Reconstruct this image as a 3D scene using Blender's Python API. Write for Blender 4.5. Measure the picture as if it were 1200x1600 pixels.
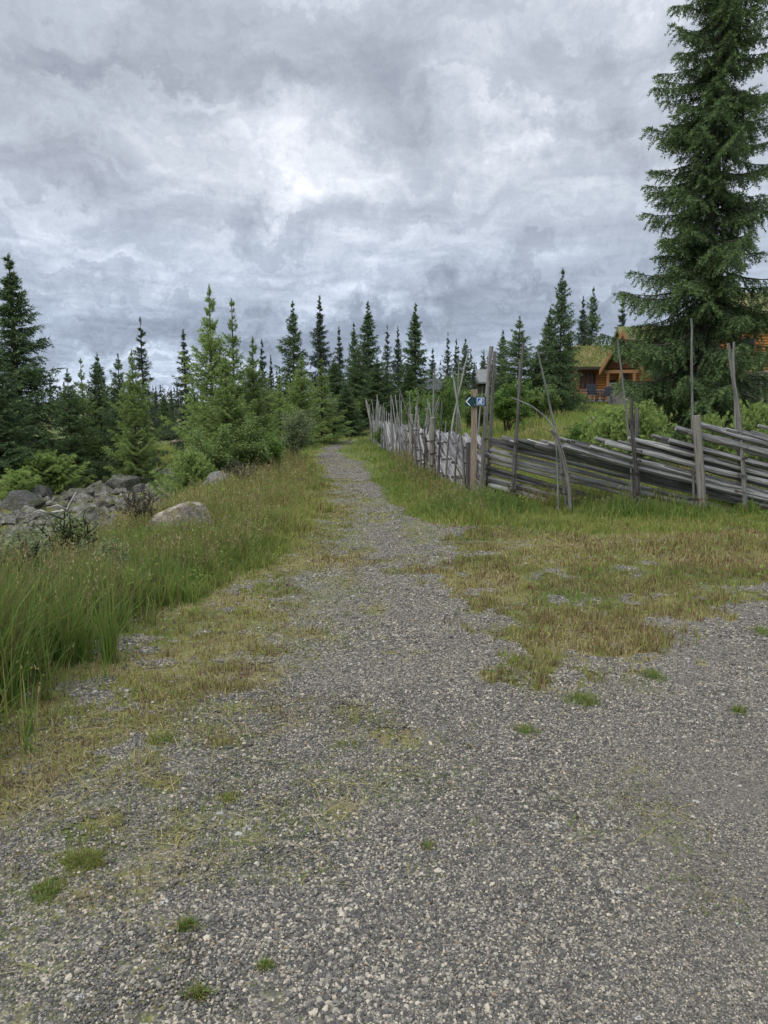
import bpy, math, random
import numpy as np
R = math.radians
sc = bpy.context.scene
for o in list(bpy.data.objects): bpy.data.objects.remove(o)

# ------------------------------------------------------------------ camera
PITCH = math.atan(170/1200); EYE = 1.6
cam_d = bpy.data.cameras.new('camera'); cam = bpy.data.objects.new('camera', cam_d)
sc.collection.objects.link(cam); sc.camera = cam
cam.location = (0, 0, EYE); cam.rotation_euler = (math.pi/2 - PITCH, 0, 0)
cam_d.sensor_fit = 'VERTICAL'; cam_d.sensor_height = 24; cam_d.lens = 18
cam_d.clip_start = .05; cam_d.clip_end = 9000

# ------------------------------------------------------------------ render
sc.view_settings.view_transform = 'Standard'; sc.view_settings.look = 'None'
sc.view_settings.exposure = 0.42; sc.view_settings.gamma = 1
sc.render.engine = 'CYCLES'
cy = sc.cycles
cy.max_bounces = 5; cy.diffuse_bounces = 3; cy.glossy_bounces = 2; cy.transmission_bounces = 3; cy.transparent_max_bounces = 4
cy.use_denoising = True; cy.use_adaptive_sampling = True; cy.adaptive_threshold = .015
try: cy.denoiser = 'OPENIMAGEDENOISE'
except Exception: pass

# ------------------------------------------------------------------ node helper
class NT:
    def __init__(s, tree): s.t = tree; s.n = tree.nodes; s.l = tree.links
    def new(s, typ, inp=None, **kw):
        nd = s.n.new(typ)
        for k, v in kw.items(): setattr(nd, k, v)
        for k, v in (inp or {}).items():
            sock = nd.inputs[k]
            if isinstance(v, bpy.types.NodeSocket): s.l.new(v, sock)
            else: sock.default_value = v
        return nd
    def math(s, op, a, b=0., c=None, clamp=False):
        d = {0: a, 1: b}
        if c is not None: d[2] = c
        return s.new('ShaderNodeMath', d, operation=op, use_clamp=clamp).outputs[0]
    def vmath(s, op, a, b=(0, 0, 0)):
        nd = s.new('ShaderNodeVectorMath', {0: a, 1: b}, operation=op)
        return nd.outputs['Value' if op in ('LENGTH', 'DOT_PRODUCT', 'DISTANCE') else 'Vector']
    def noise(s, vec, scale, detail=3, rough=.55, dist=0., out='Fac'):
        return s.new('ShaderNodeTexNoise', {'Vector': vec, 'Scale': scale, 'Detail': detail, 'Roughness': rough, 'Distortion': dist}).outputs[out]
    def ramp(s, fac, stops, interp='LINEAR'):
        nd = s.new('ShaderNodeValToRGB', {0: fac}); cr = nd.color_ramp; cr.interpolation = interp
        while len(cr.elements) < len(stops): cr.elements.new(.5)
        for e, (p, c) in zip(cr.elements, stops): e.position = p; e.color = (*c, 1) if len(c) == 3 else c
        return nd.outputs[0]
    def mix(s, f, a, b, mode='MIX'):
        nd = s.new('ShaderNodeMix', data_type='RGBA', blend_type=mode)
        for k, v in ((0, f), (6, a), (7, b)):
            if isinstance(v, bpy.types.NodeSocket): s.l.new(v, nd.inputs[k])
            else: nd.inputs[k].default_value = v if k == 0 else (*v[:3], 1)
        return nd.outputs[2]
    def maprange(s, v, a, b, c=0., d=1., t='SMOOTHSTEP'):
        return s.new('ShaderNodeMapRange', {0: v, 1: a, 2: b, 3: c, 4: d}, interpolation_type=t).outputs[0]
    def attr(s, name, out='Fac'): return s.new('ShaderNodeAttribute', attribute_name=name).outputs[out]

# ------------------------------------------------------------------ world: overcast sky
SUN_EL, SUN_AZ = R(52), R(20)
w = bpy.data.worlds.new('World'); sc.world = w; w.use_nodes = True
w.node_tree.nodes.clear(); N = NT(w.node_tree)
def pdir(px, py):
    u, v = (px-600)/1200, (py-800)/1200
    d = np.array([u, math.cos(PITCH) - v*math.sin(PITCH), -math.sin(PITCH) - v*math.cos(PITCH)])
    return d/np.linalg.norm(d)
g = N.new('ShaderNodeTexCoord').outputs['Generated']
sep = N.new('ShaderNodeSeparateXYZ', {0: g})
zz = N.math('ADD', N.math('MAXIMUM', sep.outputs[2], 0.), .10)
inv = N.math('DIVIDE', 1., zz)
pl = N.vmath('MULTIPLY', N.new('ShaderNodeCombineXYZ', {0: N.math('MULTIPLY', sep.outputs[0], inv), 1: N.math('MULTIPLY', sep.outputs[1], inv), 2: 0.}).outputs[0], (1., 1., 1.))
wv = N.new('ShaderNodeTexNoise', {'Vector': g, 'Scale': 6.5, 'Detail': 7., 'Roughness': .66}).outputs['Color']
warp = N.vmath('SCALE', N.vmath('SUBTRACT', wv, (.5, .5, .5)))
warp.node.inputs['Scale'].default_value = .28
gw = N.vmath('ADD', g, warp)
n1 = N.noise(pl, .8, 9, .62, .6)                       # large cloud masses on the cloud plane
n2 = N.noise(N.vmath('ADD', pl, (7.3, 2.1, 0)), 2.6, 9, .64, .9)
n3 = N.noise(N.vmath('MULTIPLY', gw, (1., 1., 3.2)), 6.5, 9, .6, .3)
val = N.math('ADD', N.math('MULTIPLY', n1, .55), N.math('MULTIPLY', n2, .45))
val = N.math('ADD', N.math('MULTIPLY', N.math('SUBTRACT', val, .5), 1.4), N.math('MULTIPLY', N.math('SUBTRACT', n3, .5), .85))
# cloud bodies: direction, half width, half height (radians), brightness
blobs = [(430, 268, 30, 30, .45), (812, 245, 18, 42, .42), (548, 292, 34, 30, .26), (585, 112, 66, 26, .20), (772, 105, 30, 66, .22),
         (520, 235, 110, 70, .16), (940, 295, 36, 24, .22), (390, 205, 24, 34, .14), (700, 300, 150, 60, .14), (300, 215, 120, 50, .12),
         (300, 140, 190, 36, -.26), (90, 90, 120, 30, -.20), (640, 170, 52, 62, -.32), (520, 130, 90, 34, -.14), (690, 40, 60, 50, -.20), (960, 185, 80, 52, -.20), (480, 55, 150, 30, -.16),
         (640, 345, 170, 18, -.20), (60, 262, 90, 16, -.18), (280, 345, 130, 20, -.12), (860, 485, 200, 34, -.40), (430, 515, 260, 34, -.26), (150, 470, 160, 30, -.12), (560, 435, 260, 14, .10),
         (60, 600, 150, 40, .8), (620, 555, 200, 16, .10), (985, 465, 70, 14, .14), (180, 395, 150, 24, .10), (1050, 30, 140, 60, .12)]
for px, py, rx, ry, s_ in blobs:
    c = pdir(px, py); az = math.atan2(c[0], c[1]); ca, sa = math.cos(az), math.sin(az)
    d = N.vmath('SUBTRACT', gw, tuple(c))
    ax = N.vmath('DOT_PRODUCT', d, (ca*1200/rx, -sa*1200/rx, 0))
    ay = N.math('MULTIPLY', N.new('ShaderNodeSeparateXYZ', {0: d}).outputs[2], 1200/ry)
    r2 = N.math('ADD', N.math('MULTIPLY', ax, ax), N.math('MULTIPLY', ay, ay))
    front = N.math('GREATER_THAN', N.vmath('DOT_PRODUCT', g, tuple(c)), 0.)
    val = N.math('ADD', val, N.math('MULTIPLY', N.math('MULTIPLY', N.math('EXPONENT', N.math('MULTIPLY', r2, -.6)), s_*(.42 if s_ > 0 else .8)), front))
low = N.maprange(sep.outputs[2], .0, .30, 1., 0.)
n4 = N.noise(N.vmath('MULTIPLY', gw, (2.2, 2.2, 26.)), 1.6, 8, .6, .4)      # long flat bands towards the horizon
val = N.math('ADD', val, N.math('MULTIPLY', N.math('MULTIPLY', N.math('SUBTRACT', n4, .52), 1.3), low))
val = N.math('ADD', val, .53)
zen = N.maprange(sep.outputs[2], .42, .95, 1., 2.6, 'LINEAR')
cloud = N.ramp(val, [(0, (.225, .255, .305)), (.28, (.325, .355, .415)), (.5, (.425, .465, .53)), (.68, (.56, .597, .66)), (.88, (.745, .77, .825)), (1, (.91, .915, .97))])
cloud = N.mix(low, cloud, (.80, .88, 1.0), 'MULTIPLY')
sky = N.new('ShaderNodeTexSky', sky_type='NISHITA', sun_disc=False, sun_elevation=SUN_EL, sun_rotation=SUN_AZ)
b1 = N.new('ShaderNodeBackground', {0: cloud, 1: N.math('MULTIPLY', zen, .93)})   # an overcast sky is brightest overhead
b2 = N.new('ShaderNodeBackground', {0: sky.outputs[0], 1: .004})
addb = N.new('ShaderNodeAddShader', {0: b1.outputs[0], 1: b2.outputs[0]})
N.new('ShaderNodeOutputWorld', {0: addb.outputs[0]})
w.cycles.sampling_method = 'MANUAL'; w.cycles.sample_map_resolution = 512

sun_d = bpy.data.lights.new('sun', 'SUN'); sun = bpy.data.objects.new('sun', sun_d); sc.collection.objects.link(sun)
sun_d.energy = 1.5; sun_d.angle = R(28); sun_d.color = (1, .97, .92)
sun.rotation_euler = (math.pi/2 - SUN_EL, 0, math.pi - SUN_AZ + R(150))

# ------------------------------------------------------------------ numpy noise
def _h(ix, iy, seed):
    n = (ix.astype(np.int64)*374761393 + iy.astype(np.int64)*668265263 + seed*1442695041) & 0xffffffff
    n = ((n ^ (n >> 13))*1274126177) & 0xffffffff
    return ((n ^ (n >> 16)) & 0xffff)/65535.
def vnoise(x, y, seed=0):
    ix, iy = np.floor(x), np.floor(y); fx, fy = x-ix, y-iy
    fx = fx*fx*(3-2*fx); fy = fy*fy*(3-2*fy)
    a, b, c, d = _h(ix, iy, seed), _h(ix+1, iy, seed), _h(ix, iy+1, seed), _h(ix+1, iy+1, seed)
    return (a*(1-fx)+b*fx)*(1-fy) + (c*(1-fx)+d*fx)*fy
def fbm(x, y, seed=0, o=4):
    s = 0; a = .5; t = 0
    for i in range(o):
        s = s + a*vnoise(x*2**i+17.3*i, y*2**i+5.1*i, seed+i); t += a; a *= .5
    return s/t
def sm(t): t = np.clip(t, 0, 1); return t*t*(3-2*t)

# ------------------------------------------------------------------ terrain
def height(x, y):
    x = np.asarray(x, float); y = np.asarray(y, float)
    far = 1 - sm((y-90)/80)
    left = -.85*sm((-2.7 - x)/2.6)*sm((y+2)/4)*far
    q = x - 1.6 - .02*(y-12)
    right = 1.75*np.clip((y-12.2)/42, 0, 1)**.85*sm(q/5.5)*far
    mid = .32*sm((y-33)/12)*(1-sm(q/5.5))*sm((x+9)/6)*far
    bump = (fbm(x*.9, y*.9, 3)-.5)*.05 + (fbm(x*.25, y*.25, 9)-.5)*.12*sm((y-14)/10)
    rock = sm((-3.6-x)/1.5)*sm((y-6)/5)*(1-sm((y-24)/8))
    bump = bump + (fbm(x*1.1, y*1.1, 21, 3)-.45)*.34*rock
    hills = 5*sm((y-300)/900)*(fbm(x*.002+3, y*.002, 5)-.3) + 10*sm((x-20)/60)*sm((y-90)/160)
    return left + right + mid + bump + hills
def ray(px, py, Y):
    u, v = (px-600)/1200, (py-800)/1200
    dy = math.cos(PITCH) - v*math.sin(PITCH); dz = -math.sin(PITCH) - v*math.cos(PITCH)
    return np.array([u*Y/dy, Y, EYE + dz*Y/dy])
def ghit(px, py, far=90.):
    lo = .8
    for Y in np.geomspace(.8, far, 500):
        p = ray(px, py, Y)
        if p[2] <= float(height(p[0], p[1])): break
        lo = Y
    for _ in range(20):
        m = (lo+Y)/2; p = ray(px, py, m)
        if p[2] <= float(height(p[0], p[1])): Y = m
        else: lo = m
    return ray(px, py, Y)
def gh(x, y): return float(height(x, y))

FENCE_L = np.array([ghit(px, py)[:2] for px, py in [(757, 790), (712, 772), (680, 756), (660, 741), (645, 727), (622, 713), (603, 704), (590, 694), (582, 687)]])
CORNER = FENCE_L[0]
FENCE_R = np.array([CORNER, ghit(890, 801)[:2], ghit(1095, 803)[:2], ghit(1165, 800)[:2], ghit(1330, 800)[:2]])
def pl_dist(x, y, P):
    d = np.full(np.shape(x), 1e9)
    for a, b in zip(P[:-1], P[1:]):
        e = b-a; t = np.clip(((x-a[0])*e[0]+(y-a[1])*e[1])/(e@e), 0, 1)
        d = np.minimum(d, np.hypot(x-a[0]-t*e[0], y-a[1]-t*e[1]))
    return d
def poly_sd(x, y, P):
    P = np.asarray(P); d = pl_dist(x, y, np.vstack([P, P[:1]])); ins = np.zeros(np.shape(x), bool)
    for a, b in zip(P, np.roll(P, -1, 0)):
        c = ((a[1] > y) != (b[1] > y)); ins ^= c & (x < (b[0]-a[0])*(y-a[1])/((b[1]-a[1]) or 1e-9) + a[0])
    return np.where(ins, d, -d)
_L = np.array([ghit(px, py)[:2] for px, py in [(-200, 1440), (-60, 1330), (40, 1235), (140, 1160), (225, 1085), (305, 1005), (385, 930), (445, 880), (490, 845), (512, 818), (520, 800), (503, 785), (512, 765), (504, 742), (498, 722), (500, 706), (518, 694), (545, 686)]])
_R = np.array([ghit(px, py)[:2] for px, py in [(660, 850), (640, 828), (618, 805), (605, 780), (595, 760), (576, 740), (560, 722), (528, 708), (534, 697), (560, 687)]])
_W = [ghit(px, py)[:2] for px, py in [(680, 832), (668, 880), (690, 935), (725, 985), (745, 1055), (820, 1085), (910, 1075), (1010, 1030), (1090, 985), (1200, 950), (1500, 905), (1500, 815), (1200, 815), (900, 815), (760, 810)]]
def zones(x, y):
    """vegetation cover, height, dryness and redness of the ground at x, y"""
    n1 = fbm(x*1.3, y*1.3, 31); n2 = fbm(x*6.5, y*6.5, 41); n3 = fbm(x*.5, y*.5, 51); n4 = fbm(x*2.6, y*2.6, 61); n5 = fbm(x*15, y*15, 71, 3)
    d = np.interp(y, _L[:, 1], _L[:, 0]) - x + (n1-.5)*.8 + (n2-.5)*.25 + .32
    d = np.where(y > _L[-1, 1], 1 - .3*(1 - sm((y-_L[-1, 1])/2)), d)
    edge = .45 + .75*sm((9-y)/5)
    cov = sm(d/edge*.75 + (n4*.6+n2*.4-.5)*1.3*(1-sm(d/edge-.6)))*.97*(d > -.5)
    hm = .43*(1-sm((y-3.6)/3)) + .25
    hgt = .035 + sm((d-.12-.24*sm((9-y)/3))/.9)*hm*(.45+1.1*n4)
    dry = .75 - .55*sm((d-.2)/.9)*(1-.5*sm((y-7)/3)) + (n3-.5)*.7
    red = .25 + (n4-.5)
    # weeds that creep into the gravel near the verge, then a few loose patches everywhere
    thr = np.where(d > -1.8, .655 - .14*np.exp(np.minimum(d, 0)/.7), .66)
    thr = thr + .07*sm((x-.3)/1.2)*sm((5-y)/1.5)
    pt = sm((n4*.62+n2*.38 - thr + .02)/.1)*.62
    dust = .47*sm((n3*.45+n4*.55-.43 + .10*sm((-x+.6)/2) - .10*np.exp(-((x-.05)/.55)**2)*(y > 4) - .3*sm((x-.9)/1.2) + .24*np.exp(np.minimum(d, 0)/.9)*(y < 14))/.16)*(.6+.6*n2)
    pt = np.maximum(pt, np.clip(dust, 0, .58))
    cov = np.maximum(cov, np.where(d < .1, pt, 0)); hgt = np.where(d < 0, .03, hgt); dry = np.where(d < 0, .5+(n2-.5)*2.0, dry); red = np.where(d < 0, .4+(n1-.5)*3, red)
    # thin trodden sward between the verge and the gravel
    st = .72*sm((d+.62*sm((y-2.2)/1.5))/.9)*sm((n4*.42+n2*.28+n5*.3-.41+.07*sm((d+.3)/.5))/.13)*(y < 15)
    m = (st > cov) | ((d < .35) & (st > .2)); cov = np.maximum(cov, st); hgt = np.where(m, .018+.05*n2, hgt); dry = np.where(m, .74+(n1-.5)*1.1, dry); red = np.where(m, .55+(n4-.5)*1.8, red)
    # weedy triangle on the right
    sd = poly_sd(x, y, _W) + (n1-.5)*.8 + (n2-.5)*.3 + .12
    k = sm(sd/.7)
    cw = sm((sd+(n5-.5)*.5)/.3)*sm((n4*.4+n2*.3+n5*.3 - (.50 - .19*k))/.15)*.78
    m = cw > cov
    cov = np.where(m, cw, cov); hgt = np.where(m, .02+.075*n4*n2*2, hgt); dry = np.where(m, .72+(n1-.5)*1.4, dry); red = np.where(m, .75+(n4-.5)*2.2, red)
    # verge right of the path
    r = x - np.interp(y, _R[:, 1], _R[:, 0]) + (n1-.5)*.5 + .2*sm((y-10)/3); r = np.where((y > _R[0, 1]-.2) & (y < _R[-1, 1]), r, -9); r = np.where(y >= _R[-1, 1], 1, r)
    cr = sm(r/.3)*sm((y-8.6)/1.6+(n1-.5)*1.6)
    rs = 1-.8*sm((x-CORNER[0]+.5)/.6)*(y < 13)
    m = cr > cov
    cov = np.where(m, cr, cov); hgt = np.where(m, .04 + .26*sm(r/1.2)*(.5+n4)*rs, hgt); dry = np.where(m, .5+(n3-.5)*.8, dry); red = np.where(m, .2, red)
    fd = np.minimum(pl_dist(x, y, FENCE_L), pl_dist(x, y, FENCE_R))
    lush = (1-sm((fd-.15)/.85))*np.clip(.25+1.9*(n4-.36)+.5*np.exp(-((x-3.7)/.9)**2), .12, 1.3)
    lush = np.maximum(lush, 1.25*np.exp(-((x-CORNER[0]+.15)**2/.75+(y-CORNER[1]+.75)**2/.5)))
    lush = np.where((y < _R[0, 1]-2), 0, lush)
    cov = np.maximum(cov, np.clip(lush*1.6, 0, 1)); hgt = np.maximum(hgt, .34*lush); dry = dry*(1-np.clip(lush, 0, 1)) + .02*lush; red = red*(1-np.clip(lush, 0, 1))
    # beyond the fences
    xf = np.interp(y, FENCE_L[:, 1], FENCE_L[:, 0], left=99); beh = (x > xf) | ((y > 11.6) & (x > CORNER[0]))
    beh &= y > np.interp(x, FENCE_R[:, 0], FENCE_R[:, 1])
    cov = np.where(beh, np.maximum(cov, .97), cov); hgt = np.where(beh, .2+.22*n4, hgt); dry = np.where(beh, .42+(n3-.5)*1.1, dry); red = np.where(beh, sm((n3-.55)/.2)*.5, red)
    hgt = np.where((y > 17) & (x < 1.2), hgt*(1-.6*sm((y-17)/8)*np.exp(-(np.maximum(0, np.abs(x+1.2)-.6)/1.3)**2)), hgt)
    # boulder field down on the left
    rk = sm((-3.0 - .03*(y-8)*(y > 8) - x)/.9)*sm((y-8)/2)*(1-sm((y-27)/4))
    cov = np.where(rk > .5, sm((n4*.5+n2*.5-.42)/.1)*.9, cov); hgt = hgt*(1-rk)+.09*rk; dry = dry*(1-rk) + rk*(.5+(n1-.5)*1.1); red = red*(1-rk)+rk*(.3+(n4-.5)*1.3)
    far = y > 37
    cov = np.where(far | (d > 5), np.maximum(cov, np.where(rk > .5, 0, .97)), cov); hgt = np.where(far, .22, hgt)
    return np.clip(cov, 0, 1), np.clip(hgt, .015, 1.2), np.clip(dry, 0, 1), np.clip(red, 0, 1), rk

# ------------------------------------------------------------------ mesh helpers
def mesh_data(name, V, F, mat, attrs=None, smooth=False):
    V = np.ascontiguousarray(V, np.float32)
    if isinstance(F, np.ndarray): F = [F]
    F = [np.asarray(f, np.int32) for f in F if len(f)]
    me = bpy.data.meshes.new(name)
    me.vertices.add(len(V)); me.vertices.foreach_set('co', V.ravel())
    loops = np.concatenate([f.ravel() for f in F]); tot = np.concatenate([np.full(len(f), f.shape[1], np.int32) for f in F])
    me.loops.add(len(loops)); me.loops.foreach_set('vertex_index', loops)
    me.polygons.add(len(tot)); me.polygons.foreach_set('loop_start', np.concatenate([[0], np.cumsum(tot)[:-1]]).astype(np.int32))
    me.polygons.foreach_set('loop_total', tot)
    me.polygons.foreach_set('use_smooth', np.full(len(tot), smooth))
    for k, a in (attrs or {}).items():
        a = np.asarray(a, np.float32)
        at = me.attributes.new(k, 'FLOAT' if a.ndim == 1 else 'FLOAT_VECTOR', 'POINT')
        at.data.foreach_set('value' if a.ndim == 1 else 'vector', a.ravel())
    me.materials.append(mat); me.update(calc_edges=True)
    return me
def link(name, data, parent=None, loc=None):
    o = bpy.data.objects.new(name, data); sc.collection.objects.link(o)
    if parent is not None: o.parent = parent
    if loc is not None: o.location = loc
    return o
def tag(o, label=None, cat=None, group=None, kind=None):
    for k, v in (('label', label), ('category', cat), ('group', group), ('kind', kind)):
        if v: o[k] = v
    return o
def thing(name, label, cat, loc=(0, 0, 0), rz=0, group=None):
    o = link(name, None, None, loc); o.rotation_euler = (0, 0, rz); o.empty_display_size = .1
    return tag(o, label, cat, group)
class MB:
    def __init__(s): s.v = []; s.f = {}; s.a = []; s.n = 0
    def add(s, V, F, gc=None):
        V = np.asarray(V, float)
        for f in (F if isinstance(F, list) else [F]):
            f = np.asarray(f)
            if len(f): s.f.setdefault(f.shape[1], []).append(f + s.n)
        s.v.append(V); s.a.append(np.zeros((len(V), 3)) if gc is None else gc); s.n += len(V); return s
    def tube(s, P, rad, k=6, prof=None, seed=0., jit=0., rng=None, cap=True, squash=(1, 1), roll=0.):
        P = np.asarray(P, float); n = len(P); rad = np.broadcast_to(np.asarray(rad, float), (n,))
        T = np.gradient(P, axis=0); T /= np.linalg.norm(T, axis=1)[:, None]+1e-12
        up = np.array([0, 0, 1.]) if abs(T[:, 2].mean()) < .8 else np.array([0, 1., 0])
        A = np.cross(T, up); A /= np.linalg.norm(A, axis=1)[:, None]; B = np.cross(A, T)
        th = np.arange(k)/k*2*np.pi + roll; pr = np.ones(k) if prof is None else np.asarray(prof)
        rr = rad[:, None]*pr[None]
        if jit: rr = rr*(1 + rng.normal(0, jit, rr.shape))
        V = P[:, None] + A[:, None]*(np.cos(th)*squash[0])[None, :, None]*rr[..., None] + B[:, None]*(np.sin(th)*squash[1])[None, :, None]*rr[..., None]
        L = np.concatenate([[0], np.cumsum(np.linalg.norm(np.diff(P, axis=0), axis=1))])
        gc = np.stack([np.repeat(L, k), np.tile(np.minimum(np.arange(k), k-np.arange(k))*rad.mean()*1.2, n), np.full(n*k, seed)], 1)
        i = np.arange(n-1)[:, None]*k; j = np.arange(k)[None]; j2 = (j+1) % k
        Q = np.stack([i+j, i+j2, i+k+j2, i+k+j], -1).reshape(-1, 4)
        F = [Q]
        if cap: F += [np.arange(k)[None, ::-1], (np.arange(k)+(n-1)*k)[None]]
        return s.add(V.reshape(-1, 3), F, gc)
    def box(s, c, d, rz=0., tilt=None, seed=0.):
        c = np.asarray(c, float); h = np.asarray(d, float)/2
        q = np.array([[x, y, z] for z in (-1, 1) for y in (-1, 1) for x in (-1, 1)])*h
        gc = np.stack([q[:, 2]+q[:, 0], q[:, 1]+q[:, 0]*.3, np.full(8, seed)], 1)
        if tilt is not None: q = q @ np.asarray(tilt).T
        ca, sa = math.cos(rz), math.sin(rz); q = q @ np.array([[ca, -sa, 0], [sa, ca, 0], [0, 0, 1]]).T
        return s.add(q + c, np.array([[0, 2, 3, 1], [4, 5, 7, 6], [0, 1, 5, 4], [2, 6, 7, 3], [0, 4, 6, 2], [1, 3, 7, 5]]), gc)
    def data(s, name, mat, smooth=False):
        return mesh_data(name, np.concatenate(s.v), [np.concatenate(f) for f in s.f.values()], mat, {'gc': np.concatenate(s.a)}, smooth)
    def build(s, name, mat, parent=None, loc=None, smooth=False): return link(name, s.data(name, mat, smooth), parent, loc)

# ------------------------------------------------------------------ materials
def material(name, fn, rough=.85, spec=.25):
    m = bpy.data.materials.new(name); m.use_nodes = True; t = m.node_tree; t.nodes.clear(); n = NT(t)
    b = n.new('ShaderNodeBsdfPrincipled', {'Roughness': rough, 'Specular IOR Level': spec}); out = n.new('ShaderNodeOutputMaterial')
    sh = fn(n, b); t.links.new(sh if sh is not None else b.outputs[0], out.inputs[0]); return m
def setc(n, b, col, bump=None, strength=.5, dist=.01):
    if isinstance(col, bpy.types.NodeSocket): n.l.new(col, b.inputs['Base Color'])
    else: b.inputs['Base Color'].default_value = (*col, 1)
    if bump is not None:
        bp = n.new('ShaderNodeBump', {'Height': bump, 'Strength': strength, 'Distance': dist}); n.l.new(bp.outputs[0], b.inputs['Normal'])
STONE = [(0, (.039, .037, .033)), (.25, (.064, .061, .053)), (.45, (.103, .096, .083)), (.62, (.154, .140, .116)), (.76, (.241, .215, .171)), (.88, (.370, .324, .249)), (.965, (.516, .448, .340)), (.985, (.258, .172, .092)), (1, (.189, .164, .105))]
def pos(n): return n.new('ShaderNodeNewGeometry').outputs['Position']
def f_ground(n, b):
    p = pos(n)
    v1 = n.new('ShaderNodeTexVoronoi', {'Vector': p, 'Scale': 78., 'Randomness': 1.}); v2 = n.new('ShaderNodeTexVoronoi', {'Vector': p, 'Scale': 150.})
    r1 = n.new('ShaderNodeSeparateColor', {0: v1.outputs['Color']}).outputs[0]; r2 = n.new('ShaderNodeSeparateColor', {0: v2.outputs['Color']}).outputs[1]
    cA = n.ramp(r1, STONE); cB = n.ramp(r2, STONE)
    fine = n.maprange(n.noise(p, 1.1, 3), .42, .62)
    c = n.mix(fine, cA, cB)
    gap = n.maprange(v1.outputs['Distance'], .35, .75, 1., .45)
    silt = n.math('MULTIPLY', n.attr('silt'), n.maprange(n.noise(p, 2.1, 5, .65), .38, .56))
    c = n.mix(n.math('MULTIPLY', silt, .65), c, (.125, .112, .093))
    c = n.mix(n.maprange(n.noise(p, .8, 4), .45, .7, 0., .35), c, (.135, .128, .11))
    v3 = n.new('ShaderNodeTexVoronoi', {'Vector': p, 'Scale': 24.})
    r3 = n.new('ShaderNodeSeparateColor', {0: v3.outputs['Color']}).outputs[2]
    c = n.mix(n.math('MULTIPLY', n.math('GREATER_THAN', r3, .975), n.maprange(v3.outputs['Distance'], .3, .42, .9, 0.)), c, (.42, .41, .38))
    dry, red = n.attr('dry'), n.attr('red')
    nz = n.noise(p, 9., 5, .7); nz2 = n.noise(p, 45., 3, .7)
    gcol = n.ramp(n.math('ADD', n.math('MULTIPLY', dry, .8), n.math('MULTIPLY', n.math('SUBTRACT', nz, .5), .7)), [(0, (.063, .103, .025)), (.35, (.121, .149, .040)), (.6, (.190, .184, .063)), (.85, (.259, .213, .109)), (1, (.322, .265, .161))])
    gcol = n.mix(n.math('MULTIPLY', red, n.maprange(nz, .4, .65)), gcol, (.105, .06, .032))
    gcol = n.mix(n.maprange(nz2, .45, .7, 0., .5), gcol, (.045, .05, .022))
    k = n.math('ADD', n.attr('cover'), n.math('MULTIPLY', n.math('SUBTRACT', n.noise(p, 34., 4, .7), .5), 1.1))
    k = n.maprange(k, .35, .65)
    c = n.mix(k, c, gcol)
    bmp = n.math('ADD', n.math('MULTIPLY', n.math('SUBTRACT', 1., v1.outputs['Distance']), .7), n.math('MULTIPLY', nz2, .5))
    setc(n, b, c, bmp, .9, .008)
M = {}
M['ground'] = material('ground_mix', f_ground, .9, .2)
def f_pebble(n, b):
    c = n.ramp(n.attr('rnd'), STONE); p = pos(n)
    setc(n, b, n.mix(n.maprange(n.noise(p, 160., 3), .3, .7, .0, .35), c, n.mix(.5, c, (.3, .3, .29))))
M['pebble'] = material('pebble_stone', f_pebble, .8, .3)
def leafmat(name, ramp, tipcol=None, trans=.3, rough=.6):
    def f(n, b):
        c = n.ramp(n.attr('rnd'), ramp)
        if tipcol: c = n.mix(n.attr('tip'), c, tipcol)
        oi = n.new('ShaderNodeObjectInfo').outputs['Random']
        c = n.mix(n.math('MULTIPLY', oi, .22), c, (.035, .05, .03)) if tipcol else c
        setc(n, b, c)
        tr = n.new('ShaderNodeBsdfTranslucent', {0: c})
        return n.new('ShaderNodeMixShader', {0: trans, 1: b.outputs[0], 2: tr.outputs[0]}).outputs[0]
    return material(name, f, rough, .2)
M['needle_dark'] = leafmat('needles_dark', [(0, (.052, .086, .045)), (.6, (.092, .146, .066)), (1, (.153, .202, .082))], (.193, .291, .091), .15)
M['needle_old'] = leafmat('needles_old', [(0, (.043, .064, .046)), (.6, (.071, .103, .060)), (.92, (.096, .133, .067)), (1, (.233, .150, .101))], (.127, .169, .067), .12)
M['needle_young'] = leafmat('needles_young', [(0, (.117, .178, .063)), (.6, (.207, .301, .090)), (1, (.339, .402, .127))], (.415, .536, .149), .25)
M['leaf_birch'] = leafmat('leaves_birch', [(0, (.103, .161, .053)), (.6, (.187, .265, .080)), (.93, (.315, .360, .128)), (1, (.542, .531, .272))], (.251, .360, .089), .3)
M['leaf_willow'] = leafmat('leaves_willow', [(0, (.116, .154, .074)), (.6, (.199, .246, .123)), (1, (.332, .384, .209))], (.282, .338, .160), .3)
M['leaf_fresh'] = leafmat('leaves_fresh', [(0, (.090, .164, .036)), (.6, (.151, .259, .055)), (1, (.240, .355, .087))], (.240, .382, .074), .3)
def f_grass(n, b):
    r = n.attr('rnd'); k = n.math('ADD', n.math('MULTIPLY', n.attr('dry'), .75), n.math('MULTIPLY', n.math('SUBTRACT', r, .45), .65))
    c = n.ramp(k, [(0, (.10, .20, .035)), (.25, (.17, .275, .045)), (.5, (.29, .33, .065)), (.72, (.40, .35, .12)), (1, (.55, .46, .25))])
    c = n.mix(n.math('GREATER_THAN', n.attr('red'), .5), c, n.ramp(r, [(0, (.11, .055, .035)), (.5, (.19, .11, .06)), (1, (.27, .19, .12))]))
    c = n.mix(n.math('MULTIPLY', n.attr('tip'), .35), c, (.28, .27, .12))
    setc(n, b, c); tr = n.new('ShaderNodeBsdfTranslucent', {0: c})
    return n.new('ShaderNodeMixShader', {0: .4, 1: b.outputs[0], 2: tr.outputs[0]}).outputs[0]
M['grass'] = material('grass_blade', f_grass, .6, .2)
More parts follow.
